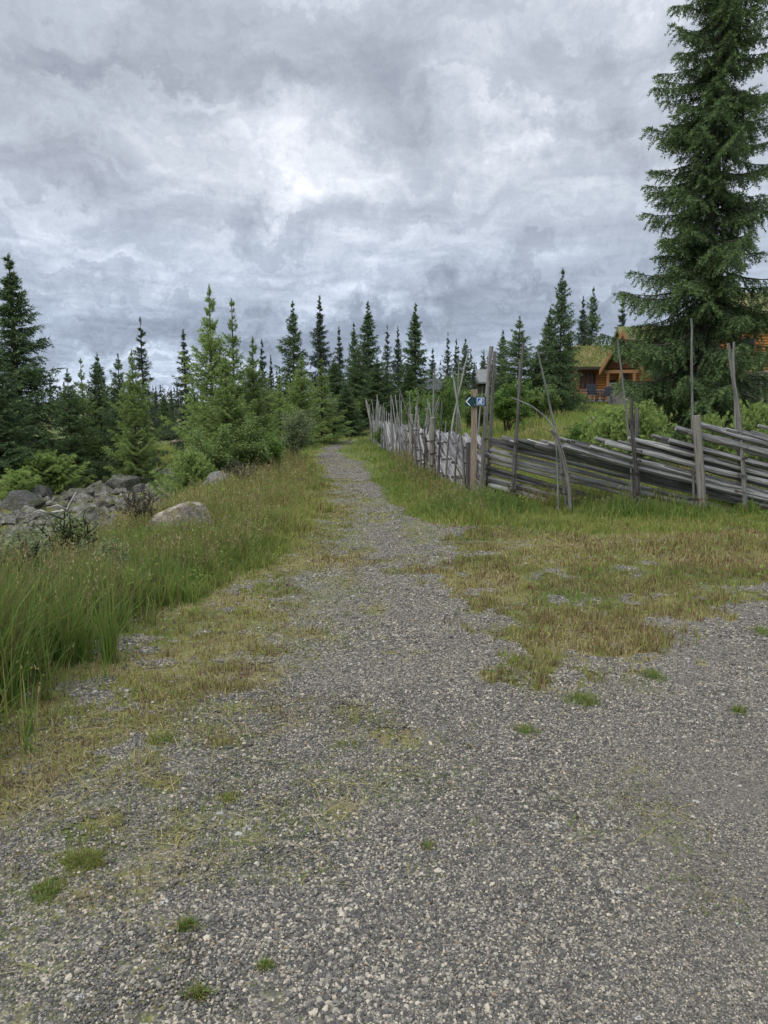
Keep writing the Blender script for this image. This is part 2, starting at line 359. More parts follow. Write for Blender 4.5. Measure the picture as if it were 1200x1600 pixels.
def woodmat(name, lo, mid, hi, lichen=.0, tint=None):
    def f(n, b):
        gc = n.attr('gc', 'Vector'); v = n.vmath('MULTIPLY', gc, (3.0, 95., 31.)); v2 = n.vmath('MULTIPLY', gc, (9., 260., 17.))
        a = n.noise(v, 1., 5, .65, .4); f2 = n.noise(v2, 1., 3, .6)
        oi = n.new('ShaderNodeObjectInfo').outputs['Random']
        t = n.math('ADD', n.math('ADD', n.math('MULTIPLY', a, .85), n.math('MULTIPLY', f2, .35)), n.math('MULTIPLY', n.math('SUBTRACT', oi, .5), .28))
        c = n.ramp(t, [(.40, lo), (.60, mid), (.82, hi)])
        cr = n.maprange(n.noise(n.vmath('MULTIPLY', gc, (1.3, 48., 7.)), 1., 2, .5, .6), .40, .34)
        c = n.mix(n.math('MULTIPLY', cr, .8), c, tuple(v*.5 for v in lo))
        if tint: c = n.mix(n.maprange(n.noise(pos(n), 3.5, 3), .45, .7, 0., .6), c, tint)
        if lichen: c = n.mix(n.maprange(n.noise(pos(n), 28., 4, .7), .6, .7, 0., lichen), c, (.16, .19, .13))
        setc(n, b, c, n.math('ADD', a, n.math('MULTIPLY', f2, .5)), .8, .012)
    return material(name, f, .9, .15)
M['rail'] = woodmat('weathered_rail', (.055, .052, .05), (.245, .238, .232), (.52, .51, .49), .35)
M['rail_pale'] = woodmat('pale_weathered_rail', (.07, .066, .072), (.27, .262, .265), (.50, .485, .48))
M['pole'] = woodmat('bark_pole', (.045, .04, .04), (.15, .14, .13), (.33, .31, .28), .7)
M['pole_pale'] = woodmat('barkless_pole', (.09, .09, .085), (.27, .27, .25), (.44, .44, .40), .4)
M['post'] = woodmat('sawn_post', (.20, .155, .115), (.42, .34, .26), (.56, .48, .38))
M['post_grey'] = woodmat('grey_post', (.09, .085, .075), (.25, .235, .20), (.38, .36, .31), .4)
M['bark'] = woodmat('spruce_bark', (.03, .026, .022), (.09, .075, .062), (.17, .15, .13), .5)
M['twig'] = woodmat('dry_twig', (.035, .03, .027), (.075, .06, .05), (.14, .12, .10))
M['twig_grey'] = woodmat('pale_twig', (.18, .17, .155), (.38, .36, .33), (.52, .5, .47))
def f_rock(n, b):
    p = n.new('ShaderNodeTexCoord').outputs['Object']; oi = n.new('ShaderNodeObjectInfo'); q = n.vmath('ADD', p, oi.outputs['Location'])
    a = n.noise(q, 5., 7, .7, .3); s = n.noise(q, 30., 4, .7)
    c = n.ramp(n.math('ADD', n.math('MULTIPLY', a, .8), n.math('MULTIPLY', s, .25)), [(.3, (.07, .07, .07)), (.5, (.19, .185, .175)), (.62, (.30, .29, .27)), (.8, (.42, .4, .37))])
    c = n.mix(n.maprange(n.noise(q, 11., 5, .7), .54, .60, 0., .8), c, (.085, .09, .06))
    c = n.mix(n.maprange(n.noise(q, 17., 4, .7), .60, .64, 0., .7), c, (.42, .43, .39))
    vc = n.new('ShaderNodeTexVoronoi', {'Vector': n.vmath('ADD', q, n.vmath('MULTIPLY', n.noise(q, 4., 3, out='Color'), (.5, .5, .5))), 'Scale': 2.6}, feature='DISTANCE_TO_EDGE').outputs['Distance']
    c = n.mix(n.maprange(vc, .0, .035, .8, 0.), c, (.035, .033, .03))
    up = n.new('ShaderNodeSeparateXYZ', {0: n.new('ShaderNodeNewGeometry').outputs['Normal']}).outputs[2]
    moss = n.math('MULTIPLY', n.maprange(n.noise(q, 2.3, 4, .6), .5, .6), n.maprange(up, .1, .7))
    c = n.mix(n.math('MULTIPLY', moss, .75), c, (.105, .115, .035))
    setc(n, b, n.mix(1., n.mix(1., c, (.84, .83, .8), 'MULTIPLY'), oi.outputs['Color'], 'MULTIPLY'), n.math('ADD', a, n.math('MULTIPLY', s, .4)), .9, .06)
M['rock'] = material('lichen_rock', f_rock, .9, .2)
def plain(name, col, rough=.7, amp=.25, sc_=12.):
    def f(n, b):
        nz = n.noise(n.vmath('MULTIPLY', pos(n), (1, 1, 1)), sc_, 4, .6)
        setc(n, b, n.mix(n.maprange(nz, .3, .7, 0., amp*2), col, tuple(c*.45 for c in col)), nz, .3, .01)
    return material(name, f, rough, .3)
def f_log(n, b):
    p = pos(n); z = n.new('ShaderNodeSeparateXYZ', {0: p}).outputs[2]
    s = n.math('ABSOLUTE', n.math('SINE', n.math('MULTIPLY', z, 17.5)))
    c = n.ramp(n.math('ADD', n.noise(n.vmath('MULTIPLY', p, (1.5, 1.5, 30)), 1., 4), n.math('MULTIPLY', n.noise(p, 1.1, 2), .3)), [(.35, (.272, .102, .024)), (.7, (.408, .184, .051)), (.95, (.462, .245, .088))])
    c = n.mix(n.maprange(s, .0, .22, .75, 0.), c, (.10, .04, .015))
    setc(n, b, c, s, .9, .05)
M['log'] = material('oiled_logs', f_log, .55, .3)
M['red_wood'] = plain('red_brown_wood', (.22, .085, .04), .6, .2)
M['orange_wood'] = plain('light_oiled_wood', (.30, .155, .065), .6, .2)
M['dark_wood'] = plain('dark_stained_wood', (.03, .032, .045), .6, .2)
M['deck'] = plain('grey_deck_boards', (.21, .20, .19), .85, .3, 6.)
M['glass'] = plain('dark_window_glass', (.02, .024, .03), .08, .05)
M['roof_dark'] = plain('dark_roof_felt', (.07, .07, .085), .8, .2)
M['roof_pale'] = plain('pale_metal_roof', (.22, .23, .225), .6, .4)
M['wall_brown'] = plain('brown_boards', (.06, .045, .035), .8, .2)
M['sign_green'] = plain('sign_dark_green', (.012, .052, .058), .4, .05)
M['sign_white'] = plain('sign_white', (.78, .80, .80), .4, .03)
M['sign_blue'] = plain('sign_blue', (.025, .10, .34), .4, .03)
M['metal'] = plain('grey_metal', (.4, .4, .4), .4, .1)
def f_turf(n, b):
    p = pos(n)
    c = n.ramp(n.noise(p, .9, 5, .65), [(.3, (.09, .12, .035)), (.5, (.20, .20, .09)), (.65, (.30, .25, .15)), (.8, (.24, .13, .09))]); setc(n, b, c, n.noise(p, 12., 4), 1., .1)
M['turf'] = material('turf_roof', f_turf, .95, .1)

# ------------------------------------------------------------------ ground sheet
def build_ground():
    r1 = np.geomspace(.6, 75, 430); r2 = np.geomspace(80, 6000, 42); rr = np.concatenate([r1, r2])
    a = np.concatenate([np.linspace(-42, 42, 300), np.linspace(46, 314, 60)])*math.pi/180
    RR, A = np.meshgrid(rr, a, indexing='ij'); x = RR*np.sin(A); y = RR*np.cos(A)
    cov, hg, dry, red, rk = zones(x, y); z = height(x, y)
    grav = sm((.5-cov)/.3); z = z + (fbm(x*9, y*9, 77)-.5)*.018*grav
    silt = sm((x+.15-.10*y)/1.3)*(1-sm((y-2.9)/1.4)); silt = np.maximum(silt, .35*(fbm(x*.8, y*.8, 15) > .55))
    nr, na = x.shape; V = np.stack([x, y, z], -1).reshape(-1, 3)
    V = np.vstack([V, [[0, 0, gh(0, 0)]]]); i = np.arange(nr-1)[:, None]*na; j = np.arange(na)[None]; j2 = (j+1) % na
    Q = np.stack([i+j, i+na+j, i+na+j2, i+j2], -1).reshape(-1, 4)[:, ::-1]
    T = np.stack([np.full(na, nr*na), np.arange(na), (np.arange(na)+1) % na], 1)[:, ::-1]
    at = {k: np.append(v.ravel(), v.ravel()[0]) for k, v in (('cover', cov), ('dry', dry), ('red', red), ('silt', silt))}
    tag(link('ground', mesh_data('ground', V, [Q, T], M['ground'], at, True)), 'grassy ground reaching from the gravel to the far trees', kind='structure')
    # gravel sheets a few millimetres above the ground
    fx = V[Q].mean(1); fc = at['cover'][Q].mean(1)
    dL = np.interp(fx[:, 1], _L[:, 1], _L[:, 0]) - fx[:, 0]; gr = (fc < .5) & (dL < .8) & (np.abs(fx[:, 0]) < 9) & (fx[:, 1] > -6) & (fx[:, 1] < _L[-1, 1]) & ~((fx[:, 1] > 11.2) & (fx[:, 0] > .9))
    line = 4.6 + .28*fx[:, 0]
    for nm, sel in (('footpath', gr & (fx[:, 1] > line)), ('gravel_road', gr & (fx[:, 1] <= line))):
        q = Q[sel]; u, inv_ = np.unique(q, return_inverse=True)
        vv = V[u].copy(); vv[:, 2] += .005
        tag(link(nm, mesh_data(nm, vv, inv_.reshape(-1, 4), M['ground'], {k: v[u] for k, v in at.items()}, True)), kind='structure')
build_ground()

rng = np.random.default_rng(11)
def scatter(n, r0, r1, p, amax=36, amin=None):
    """points in a wedge in front of the camera with areal density ~ r^-p"""
    e = 2-p; u = rng.random(n)
    r = (r0**e + u*(r1**e-r0**e))**(1/e) if abs(e) > 1e-6 else r0*(r1/r0)**u
    a = np.radians(rng.uniform(-amax if amin is None else amin, amax, n)); return r*np.sin(a), r*np.cos(a)

class Merge:
    def __init__(s): s.V = []; s.F = {}; s.A = {}; s.n = 0
    def add(s, V, F, A):
        for f in F:
            if len(f): s.F.setdefault(f.shape[1], []).append(f+s.n)
        s.V.append(V); s.n += len(V)
        for k, v in A.items(): s.A.setdefault(k, []).append(v)
    def build(s, name, mat, parent=None, loc=None):
        return link(name, mesh_data(name, np.concatenate(s.V), [np.concatenate(f) for f in s.F.values()], mat, {k: np.concatenate(v) for k, v in s.A.items()}), parent, loc)

# ------------------------------------------------------------------ loose stones of the gravel
def build_pebbles():
    mg = Merge()
    ph = (1+5**.5)/2
    ico = np.array([[-1, ph, 0], [1, ph, 0], [-1, -ph, 0], [1, -ph, 0], [0, -1, ph], [0, 1, ph], [0, -1, -ph], [0, 1, -ph], [ph, 0, -1], [ph, 0, 1], [-ph, 0, -1], [-ph, 0, 1]])/1.9
    fc = np.array([[0, 11, 5], [0, 5, 1], [0, 1, 7], [0, 7, 10], [0, 10, 11], [1, 5, 9], [5, 11, 4], [11, 10, 2], [10, 7, 6], [7, 1, 8], [3, 9, 4], [3, 4, 2], [3, 2, 6], [3, 6, 8], [3, 8, 9], [4, 9, 5], [2, 4, 11], [6, 2, 10], [8, 6, 7], [9, 8, 1]])
    octa = np.array([[1, 0, 0], [-1, 0, 0], [0, 1, 0], [0, -1, 0], [0, 0, 1.], [0, 0, -1]]); fo = np.array([[4, 0, 2], [4, 2, 1], [4, 1, 3], [4, 3, 0], [5, 2, 0], [5, 1, 2], [5, 3, 1], [5, 0, 3]])
    for base_v, base_f, cnt, r0, r1, pw, nm in ((ico, fc, 260000, 1.25, 4.2, 1.5, 'near'), (octa, fo, 620000, 3.6, 34., 1.75, 'far')):
        x, y = scatter(cnt, r0, r1, pw, 31)
        cov, hg, dry, red, rk = zones(x, y)
        silt = sm((x+.15-.10*y)/1.3)*(1-sm((y-2.9)/1.4))
        keep = (rng.random(len(x)) > cov*1.15) & (rng.random(len(x)) > silt*.45*sm((fbm(x*1.6, y*1.6, 8)-.34)/.16)) & (x < 7)
        x, y, silt = x[keep], y[keep], silt[keep]; n = len(x); nv = len(base_v)
        big = .0037*np.exp(rng.normal(0, .38, n))*(.72+.62*fbm(x*1.1, y*1.1, 88))*(1 - .42*silt)*(1+.075*np.maximum(y-3, 0))
        big = np.clip(big*np.where(rng.random(n) < .015, 1.45, 1), .0022, .017)
        sc3 = np.stack([big*rng.uniform(.8, 1.25, n), big*rng.uniform(.65, 1., n), big*rng.uniform(.4, .75, n)], 1)
        V = base_v[None]*(1 + rng.normal(0, .16, (n, nv, 1)))*sc3[:, None]
        a = rng.uniform(0, 6.28, n); t = rng.normal(0, .35, n)
        ca, sa, ct, st = np.cos(a)[:, None], np.sin(a)[:, None], np.cos(t)[:, None], np.sin(t)[:, None]
        X, Y_, Z = V[..., 0], V[..., 1], V[..., 2]; X, Z = X*ct-Z*st, X*st+Z*ct
        z0 = height(x, y) + (fbm(x*9, y*9, 77)-.5)*.018 + .005 + sc3[:, 2]*.45
        V = np.stack([X*ca-Y_*sa+x[:, None], X*sa+Y_*ca+y[:, None], Z+z0[:, None]], -1)
        F = (base_f[None]+np.arange(n)[:, None, None]*nv).reshape(-1, 3)
        mg.add(V.reshape(-1, 3), [F], {'rnd': np.repeat(rng.random(n), nv)})
        print('pebbles', n)
    tag(mg.build('gravel', M['pebble']), 'loose grey and white crushed stones covering the track', kind='stuff')
build_pebbles()

# ------------------------------------------------------------------ grass blades
def blades(x, y, z, h, wd, dry, red, lean=.35, seg=2):
    """returns V, F, attrs for curved tapering blades"""
    n = len(x); a = rng.uniform(0, 6.28, n); b = rng.uniform(0, 6.28, n)
    ln = np.abs(rng.normal(0, lean, n))*h; rows = seg+1
    ts = np.linspace(0, 1, rows); V = np.zeros((n, 2*seg+1, 3))
    for i, t in enumerate(ts):
        cx = x + np.cos(a)*ln*t**1.8; cy_ = y + np.sin(a)*ln*t**1.8; cz = z + h*(t - .18*t*t*np.clip(ln/h, 0, 2))
        if i < seg:
            wv_ = wd*(1-.45*t)/2
            V[:, 2*i] = np.stack([cx-np.cos(b)*wv_, cy_-np.sin(b)*wv_, cz], 1); V[:, 2*i+1] = np.stack([cx+np.cos(b)*wv_, cy_+np.sin(b)*wv_, cz], 1)
        else: V[:, 2*i] = np.stack([cx, cy_, cz], 1)
    k = 2*seg+1; o = np.arange(n)[:, None]*k; F = []
    q = np.concatenate([o+np.array([[2*i, 2*i+1, 2*i+3, 2*i+2]]) for i in range(seg-1)]) if seg > 1 else np.zeros((0, 4), int)
    t3 = o+np.array([[2*seg-2, 2*seg-1, 2*seg]])
    tip = np.tile(np.append(np.repeat(ts[:-1], 2), 1.), n)
    return V.reshape(-1, 3), [q, t3], {'rnd': np.repeat(rng.random(n), k), 'dry': np.repeat(dry, k), 'red': np.repeat(red, k), 'tip': tip}
def build_grass():
    g1 = Merge(); cnt = 0
    # (count, r0, r1, p, seg, width at r, clump scale)
    for n, r0, r1, p, seg, amin, amax in ((420000, 2.4, 16, 1.25, 3, -34, 34), (200000, 14, 60, 1.3, 2, -34, 34)):
        x, y = scatter(n, r0, r1, p, amax, amin)
        cov, hg, dry, red, rk = zones(x, y)
        tall = hg > .1
        clump = fbm(x*7, y*7, 91, 2)
        keep = rng.random(n) < cov*np.where(tall, .35+.9*clump, (.15+1.2*clump))*np.where(beyond(x, y), .6, 1.)*(1-.55*rk)
        keep &= ~((y > 45) & (x < 2))
        x, y, hg, dry, red, clump = (q[keep] for q in (x, y, hg, dry, red, clump)); r = np.hypot(x, y)
        # unaccounted dips follow clumps so the sward has uneven tops
        h = hg*rng.uniform(.45, 1.15, len(x))*(.65+.7*clump)
        wd = np.where(hg > .1, .0028+.0009*r, .0022+.0008*r)*rng.uniform(.6, 1.4, len(x))
        rd = (rng.random(len(x)) < red*.55).astype(float)
        z = height(x, y)-.004
        V, F, A = blades(x, y, z, h, wd, dry, rd, .42, seg); g1.add(V, F, A); cnt += len(x)
    # flattened straw along the edges of the sward and broad leaves inside it
    x, y = scatter(90000, 2.2, 20, 1.3, 33); cov, hg, dry, red, rk = zones(x, y)
    keep = (rng.random(len(x)) < .55*(cov > .3)*(hg < .2)*sm((dry-.3)/.4)*sm((fbm(x*1.7, y*1.7, 13)-.4)/.15)); x, y = x[keep], y[keep]; r = np.hypot(x, y)
    V, F, A = blades(x, y, height(x, y)+.006, np.full(len(x), .022), .002+.0007*r, np.full(len(x), .93), np.zeros(len(x)), 5., 3); g1.add(V, F, A)
    x, y = scatter(70000, 2.6, 22, 1.3, 33); cov, hg, dry, red, rk = zones(x, y)
    keep = rng.random(len(x)) < .5*(cov > .6)*(hg > .08)*sm((fbm(x*1.9, y*1.9, 14)-.50)/.1); x, y, hg = x[keep], y[keep], hg[keep]; r = np.hypot(x, y); n = len(x)
    c = np.stack([x, y, height(x, y)+hg*rng.uniform(.25, .95, n)], 1); a = rng.normal(0, 1, (n, 3)); a[:, 2] = rng.uniform(-.2, .7, n); a /= np.linalg.norm(a, axis=1)[:, None]
    b = np.cross(a, [0, 0, 1.]) + rng.normal(0, .25, (n, 3)); b /= np.linalg.norm(b, axis=1)[:, None]; L = (rng.uniform(.02, .042, n)*(1+.05*r))[:, None]
    V = np.stack([c, c+a*L*.45+b*L*.27, c+a*L, c+a*L*.45-b*L*.27], 1).reshape(-1, 3)
    g1.add(V, [np.arange(n*4).reshape(n, 4)], {'rnd': np.repeat(rng.random(n), 4), 'dry': np.repeat(rng.uniform(0, .3, n), 4), 'red': np.repeat((rng.random(n) < .08)*1., 4), 'tip': np.zeros(n*4)})
    # flowering stalks with loose heads
    x, y = scatter(60000, 3.2, 26, 1.1, 33); cov, hg, dry, red, rk = zones(x, y)
    keep = (hg > .2) & (rng.random(len(x)) < .5*cov*(fbm(x*1.6, y*1.6, 12) > .42)) & (rk < .4); x, y, hg = x[keep], y[keep], hg[keep]; r = np.hypot(x, y)
    h = hg*rng.uniform(1.0, 1.55, len(x)); z = height(x, y)
    V, F, A = blades(x, y, z, h, .0016+.0005*r, np.full(len(x), .85), (rng.random(len(x)) < .45)*1., .22, 3); g1.add(V, F, A)
    top = V.reshape(-1, 7, 3)[:, 6]; sub = V.reshape(-1, 7, 3)[:, 4]
    for k in range(7):
        t = rng.random(len(x))[:, None]; c = sub*(1-t)+top*t + rng.normal(0, .012, (len(x), 3))
        c2 = c + rng.normal(0, .010, (len(x), 3)) + [0, 0, .018]; sd = rng.normal(0, 1, (len(x), 3)); sd *= ((.0022+.0008*r)/np.linalg.norm(sd, axis=1))[:, None]
        VV = np.stack([c-sd, c+sd, c2], 1); n = len(x)
        g1.add(VV.reshape(-1, 3), [np.arange(n*3).reshape(n, 3)], {'rnd': np.repeat(rng.random(n), 3), 'dry': np.full(n*3, .95), 'red': np.repeat((rng.random(n) < .6)*1., 3), 'tip': np.ones(n*3)})
    tag(g1.build('grass', M['grass']), 'tall and short grass growing along the path and under the fence', kind='stuff')
    print('grass', cnt, len(x))
def beyond(x, y): return (x > np.interp(y, FENCE_L[:, 1], FENCE_L[:, 0], left=99)) & (y > 12)
build_grass()

# ------------------------------------------------------------------ spruce
def needles(P, D, L, tipf, r, step, nl, nw, k=4, droop=.25):
    n = np.maximum(2, np.ceil(L/step)).astype(int); idx = np.repeat(np.arange(len(P)), n)
    st = np.arange(len(idx)) - np.repeat(np.cumsum(n)-n, n); s = (st+.5)/n[idx]
    C = P[idx] + D[idx]*(L[idx]*s)[:, None]; C[:, 2] -= droop*L[idx]*s*s
    idx = np.repeat(idx, k); s = np.repeat(s, k); C = np.repeat(C, k, 0); m = len(C)
    d = D[idx]; q = r.normal(0, 1, (m, 3)); q -= (q*d).sum(1)[:, None]*d; q /= np.linalg.norm(q, axis=1)[:, None]+1e-9
    q[:, 2] += .15
    a = d*.75 + q*.75; a /= np.linalg.norm(a, axis=1)[:, None]
    sd = np.cross(a, r.normal(0, 1, (m, 3))); sd /= np.linalg.norm(sd, axis=1)[:, None]+1e-9
    l = nl*r.uniform(.7, 1.3, m)[:, None]; w_ = nw*r.uniform(.7, 1.3, m)[:, None]
    C = C + r.normal(0, step*.3, C.shape)
    V = np.stack([C-sd*w_/2, C+sd*w_/2, C+a*l], 1).reshape(-1, 3)
    base = np.repeat(r.random(len(P))[idx]*.55 + r.random(m)*.45, 3)
    tip = np.repeat(np.clip(tipf[idx]*(.15+1.0*s)*r.uniform(.5, 1.2, m), 0, 1), 3)
    return V, np.arange(m*3).reshape(m, 3), base, tip
def spruce(seed, H, Rb, unit=1., whorl=.3, nb=6, el_top=42, el_low=-10, low=.04, prof=.85, tip=.5, sparse_top=.0, curtain=.25, twig=.11, mat='needle_dark', tw_len=.34, irr=.18, bare=0, dens=4, trunk_r=None):
    """tapered trunk with whorls of drooping limbs clothed in needle sprays; unit scales the needle size with distance"""
    r = np.random.default_rng(seed); wood = MB(); tr = trunk_r or (.008*H+.02)
    zs = np.linspace(0, H, 14); wob = np.cumsum(r.normal(0, .006*H/14, (14, 2)), 0)
    TP = np.stack([wob[:, 0], wob[:, 1], zs], 1); wood.tube(TP, tr*(1-zs/H)**.8+.006, 8, jit=.04, rng=r, seed=r.random())
    P, D, L, TF = [], [], [], []
    z = low*H
    sect = r.uniform(.8, 1.15, 12)
    while z < H*.985:
        t = z/H; ln0 = Rb*((1-t)**prof)*(.6+.4*min(1, t/.06+.45))
        cnt = nb if t < .9 else max(3, nb-2)
        sp = whorl*(.5+.5*(1-t)) if t < 1-sparse_top else whorl*.9
        ph = r.uniform(0, 6.28)
        for b in range(cnt + (2 if t < .8 else 0)):
            az = ph + b*6.283/cnt + r.normal(0, .25); zb = z + r.uniform(-.5, .5)*sp
            if zb > H*.99: continue
            ln = ln0*r.uniform(1-irr*1.6, 1+irr)*sect[int((az % 6.283)/6.283*11.99)]*(1 if b < cnt else .6)
            if t > 1-sparse_top: ln *= r.uniform(.5, 1.)
            ln = max(ln, .06+.10*(1-t))
            el = R(el_low + (el_top-el_low)*t**1.3 + r.normal(0, 6)); hx, hy = math.cos(az), math.sin(az)
            sag = .22*(1-t) + .05
            s = np.linspace(0, 1, 6)
            C = np.stack([hx*ln*s*math.cos(el), hy*ln*s*math.cos(el), ln*(s*math.sin(el) - sag*s*(1-s)*2.2)], 1)
            C += [np.interp(zb, zs, TP[:, 0]), np.interp(zb, zs, TP[:, 1]), zb]
            wood.tube(C, np.linspace(.012*ln+.006, .003, 6), 4, cap=False, seed=r.random())
            if t < .12 and r.random() < bare: continue
            ntw = max(3, int(ln/(twig*unit**.6)))
            for i in range(ntw):
                u_ = .12 + .88*(i+r.random()*.6)/ntw
                if u_ > 1: u_ = 1.
                p = np.array([np.interp(u_, s, C[:, k]) for k in range(3)])
                ax = np.array([hx*math.cos(el), hy*math.cos(el), math.sin(el)])
                tl = (tw_len*ln*(1.15-u_)**.8 + min(.05*unit+.03, .16*ln+.01))*r.uniform(.7, 1.2)
                for sgn in (-1, 1):
                    lat = np.array([-hy, hx, 0])*sgn
                    d_ = ax*.62 + lat*.8 + np.array([0, 0, -curtain*r.uniform(.3, 1.6)])
                    P.append(p); D.append(d_/np.linalg.norm(d_)); L.append(tl); TF.append(u_)
                if curtain > .3 and r.random() < .75:                      # hanging twigs
                    P.append(p); d_ = np.array([r.normal(0, .25), r.normal(0, .25), -1]); D.append(d_/np.linalg.norm(d_)); L.append(tl*.75); TF.append(u_*.25)
            d_ = C[-1]-C[-2]; P.append(C[-2]); D.append(d_/np.linalg.norm(d_)); L.append(np.linalg.norm(d_)+min(.06*unit+.02, .12*ln+.02)); TF.append(1.)
        z += sp
    for k in range(3):                                                     # leader
        P.append(np.array([TP[-1, 0], TP[-1, 1], H*(.965+.012*k)])); D.append(np.array([0, 0, 1.])); L.append(H*.03); TF.append(.7)
    P, D, L, TF = np.array(P), np.array(D), np.array(L), np.array(TF)
    V, F, rn, tp = needles(P, D, L, TF*tip, r, .030*unit, .055*unit, .016*unit, dens)
    crown = mesh_data('crown', V, F, M[mat], {'rnd': rn, 'tip': tp})
    return wood.data('trunk', M['bark']), crown
ntri = 0
def plant_tree(meshes, X, Y, H0, H, label, group=None, name='spruce_tree', cat='spruce tree', rz=0., wide=1., z=None, lean=0.):
    t = thing(name, label, cat, (X, Y, (gh(X, Y) if z is None else z)-.05), rz, group)
    k = H/H0; t.scale = (k*wide, k*wide, k); t.rotation_euler = (lean, 0, rz)
    link('trunk', meshes[0], t); link('crown', meshes[1], t); return t

# the big one behind the fence
X, Y = 7.02, 17.2
base = gh(X, Y); topz = 18.5
plant_tree(spruce(5, topz, 2.3, unit=1.15, whorl=.40, nb=8, el_top=30, el_low=-18, low=.03, prof=1.22, tip=1., curtain=.62, twig=.095, tw_len=.30, irr=.30, bare=.08, dens=5, trunk_r=.17),
           X, Y, topz, topz, 'towering dense dark spruce behind the horizontal rail fence, its top out of the frame', rz=1.0)
# prototypes that copies share
PR = {
 'old': (spruce(21, 7, 1.35, unit=1.7, whorl=.38, nb=6, el_top=35, el_low=-18, prof=1.0, tip=.35, curtain=.35, mat='needle_old', irr=.28, sparse_top=.12), 7),
 'old2': (spruce(22, 7, 1.25, unit=1.7, whorl=.42, nb=5, el_top=38, el_low=-22, prof=1.05, tip=.35, curtain=.4, mat='needle_old', irr=.32, sparse_top=.16), 7),
 'old3': (spruce(23, 7, 1.5, unit=1.7, whorl=.36, nb=7, el_top=30, el_low=-15, prof=.92, tip=.4, curtain=.35, mat='needle_dark', irr=.3, sparse_top=.1), 7),
 'old4': (spruce(24, 7, 1.3, unit=1.7, whorl=.5, nb=5, el_top=25, el_low=-25, prof=.85, tip=.35, curtain=.45, mat='needle_old', irr=.4, sparse_top=.2), 7),
 'old5': (spruce(25, 7, 1.6, unit=1.7, whorl=.34, nb=6, el_top=40, el_low=-8, prof=.8, tip=.5, curtain=.3, mat='needle_dark', irr=.36, sparse_top=.08, low=.02), 7),
 'mid2': (spruce(32, 5, 1.4, unit=1.35, whorl=.28, nb=6, el_top=40, el_low=5, prof=.7, tip=.8, curtain=.15, mat='needle_dark', irr=.34, sparse_top=.22), 5),
 'mid': (spruce(31, 5, 1.35, unit=1.35, whorl=.24, nb=7, el_top=45, el_low=0, prof=.85, tip=.5, curtain=.2, mat='needle_dark', irr=.22, sparse_top=.12), 5),
 'young': (spruce(41, 4.6, 1.3, unit=1.15, whorl=.26, nb=6, el_top=48, el_low=8, prof=.72, tip=.7, curtain=.1, mat='needle_young', irr=.3, sparse_top=.3, tw_len=.3), 4.6),
 'young2': (spruce(42, 4.6, 1.2, unit=1.15, whorl=.28, nb=5, el_top=50, el_low=5, prof=.8, tip=.65, curtain=.1, mat='needle_young', irr=.34, sparse_top=.35, tw_len=.3), 4.6),
 'bush': (spruce(51, 1.1, 1.0, unit=1.1, whorl=.10, nb=8, el_top=45, el_low=12, prof=.55, tip=.9, curtain=.05, mat='needle_young', irr=.3, low=.02, twig=.09), 1.1),
}
def tree_at(px, top, Y, kind, label, wpx=None, group='spruces standing along the path and the horizon', **kw):
    p = ray(px, top, Y); X = p[0]; m, H0 = PR[kind]; b = gh(X, Y); H = p[2]-b+.05
    wide = 1.
    if wpx:                                                # crown half width in metres, taken from the photograph
        rb = {'old': 1.15, 'old2': 1.0, 'old3': 1.35, 'old4': 1.25, 'old5': 1.5, 'mid2': 1.3, 'mid': 1.25, 'young': 1.25, 'young2': 1.1, 'bush': 1.0}[kind]*H/H0
        wide = wpx*Y/1200/rb*1.12
    return plant_tree(m, X, Y, H0, H, label, group, rz=kw.pop('rz', random.Random(px*7+top).uniform(0, 6.28)), wide=wide, **kw)
G1 = 'spruces among the boulders on the left'; G2 = 'dark spruces on the horizon behind the path'; G3 = 'fresh green young spruces beside the path'; G4 = 'spruces beyond the fence'
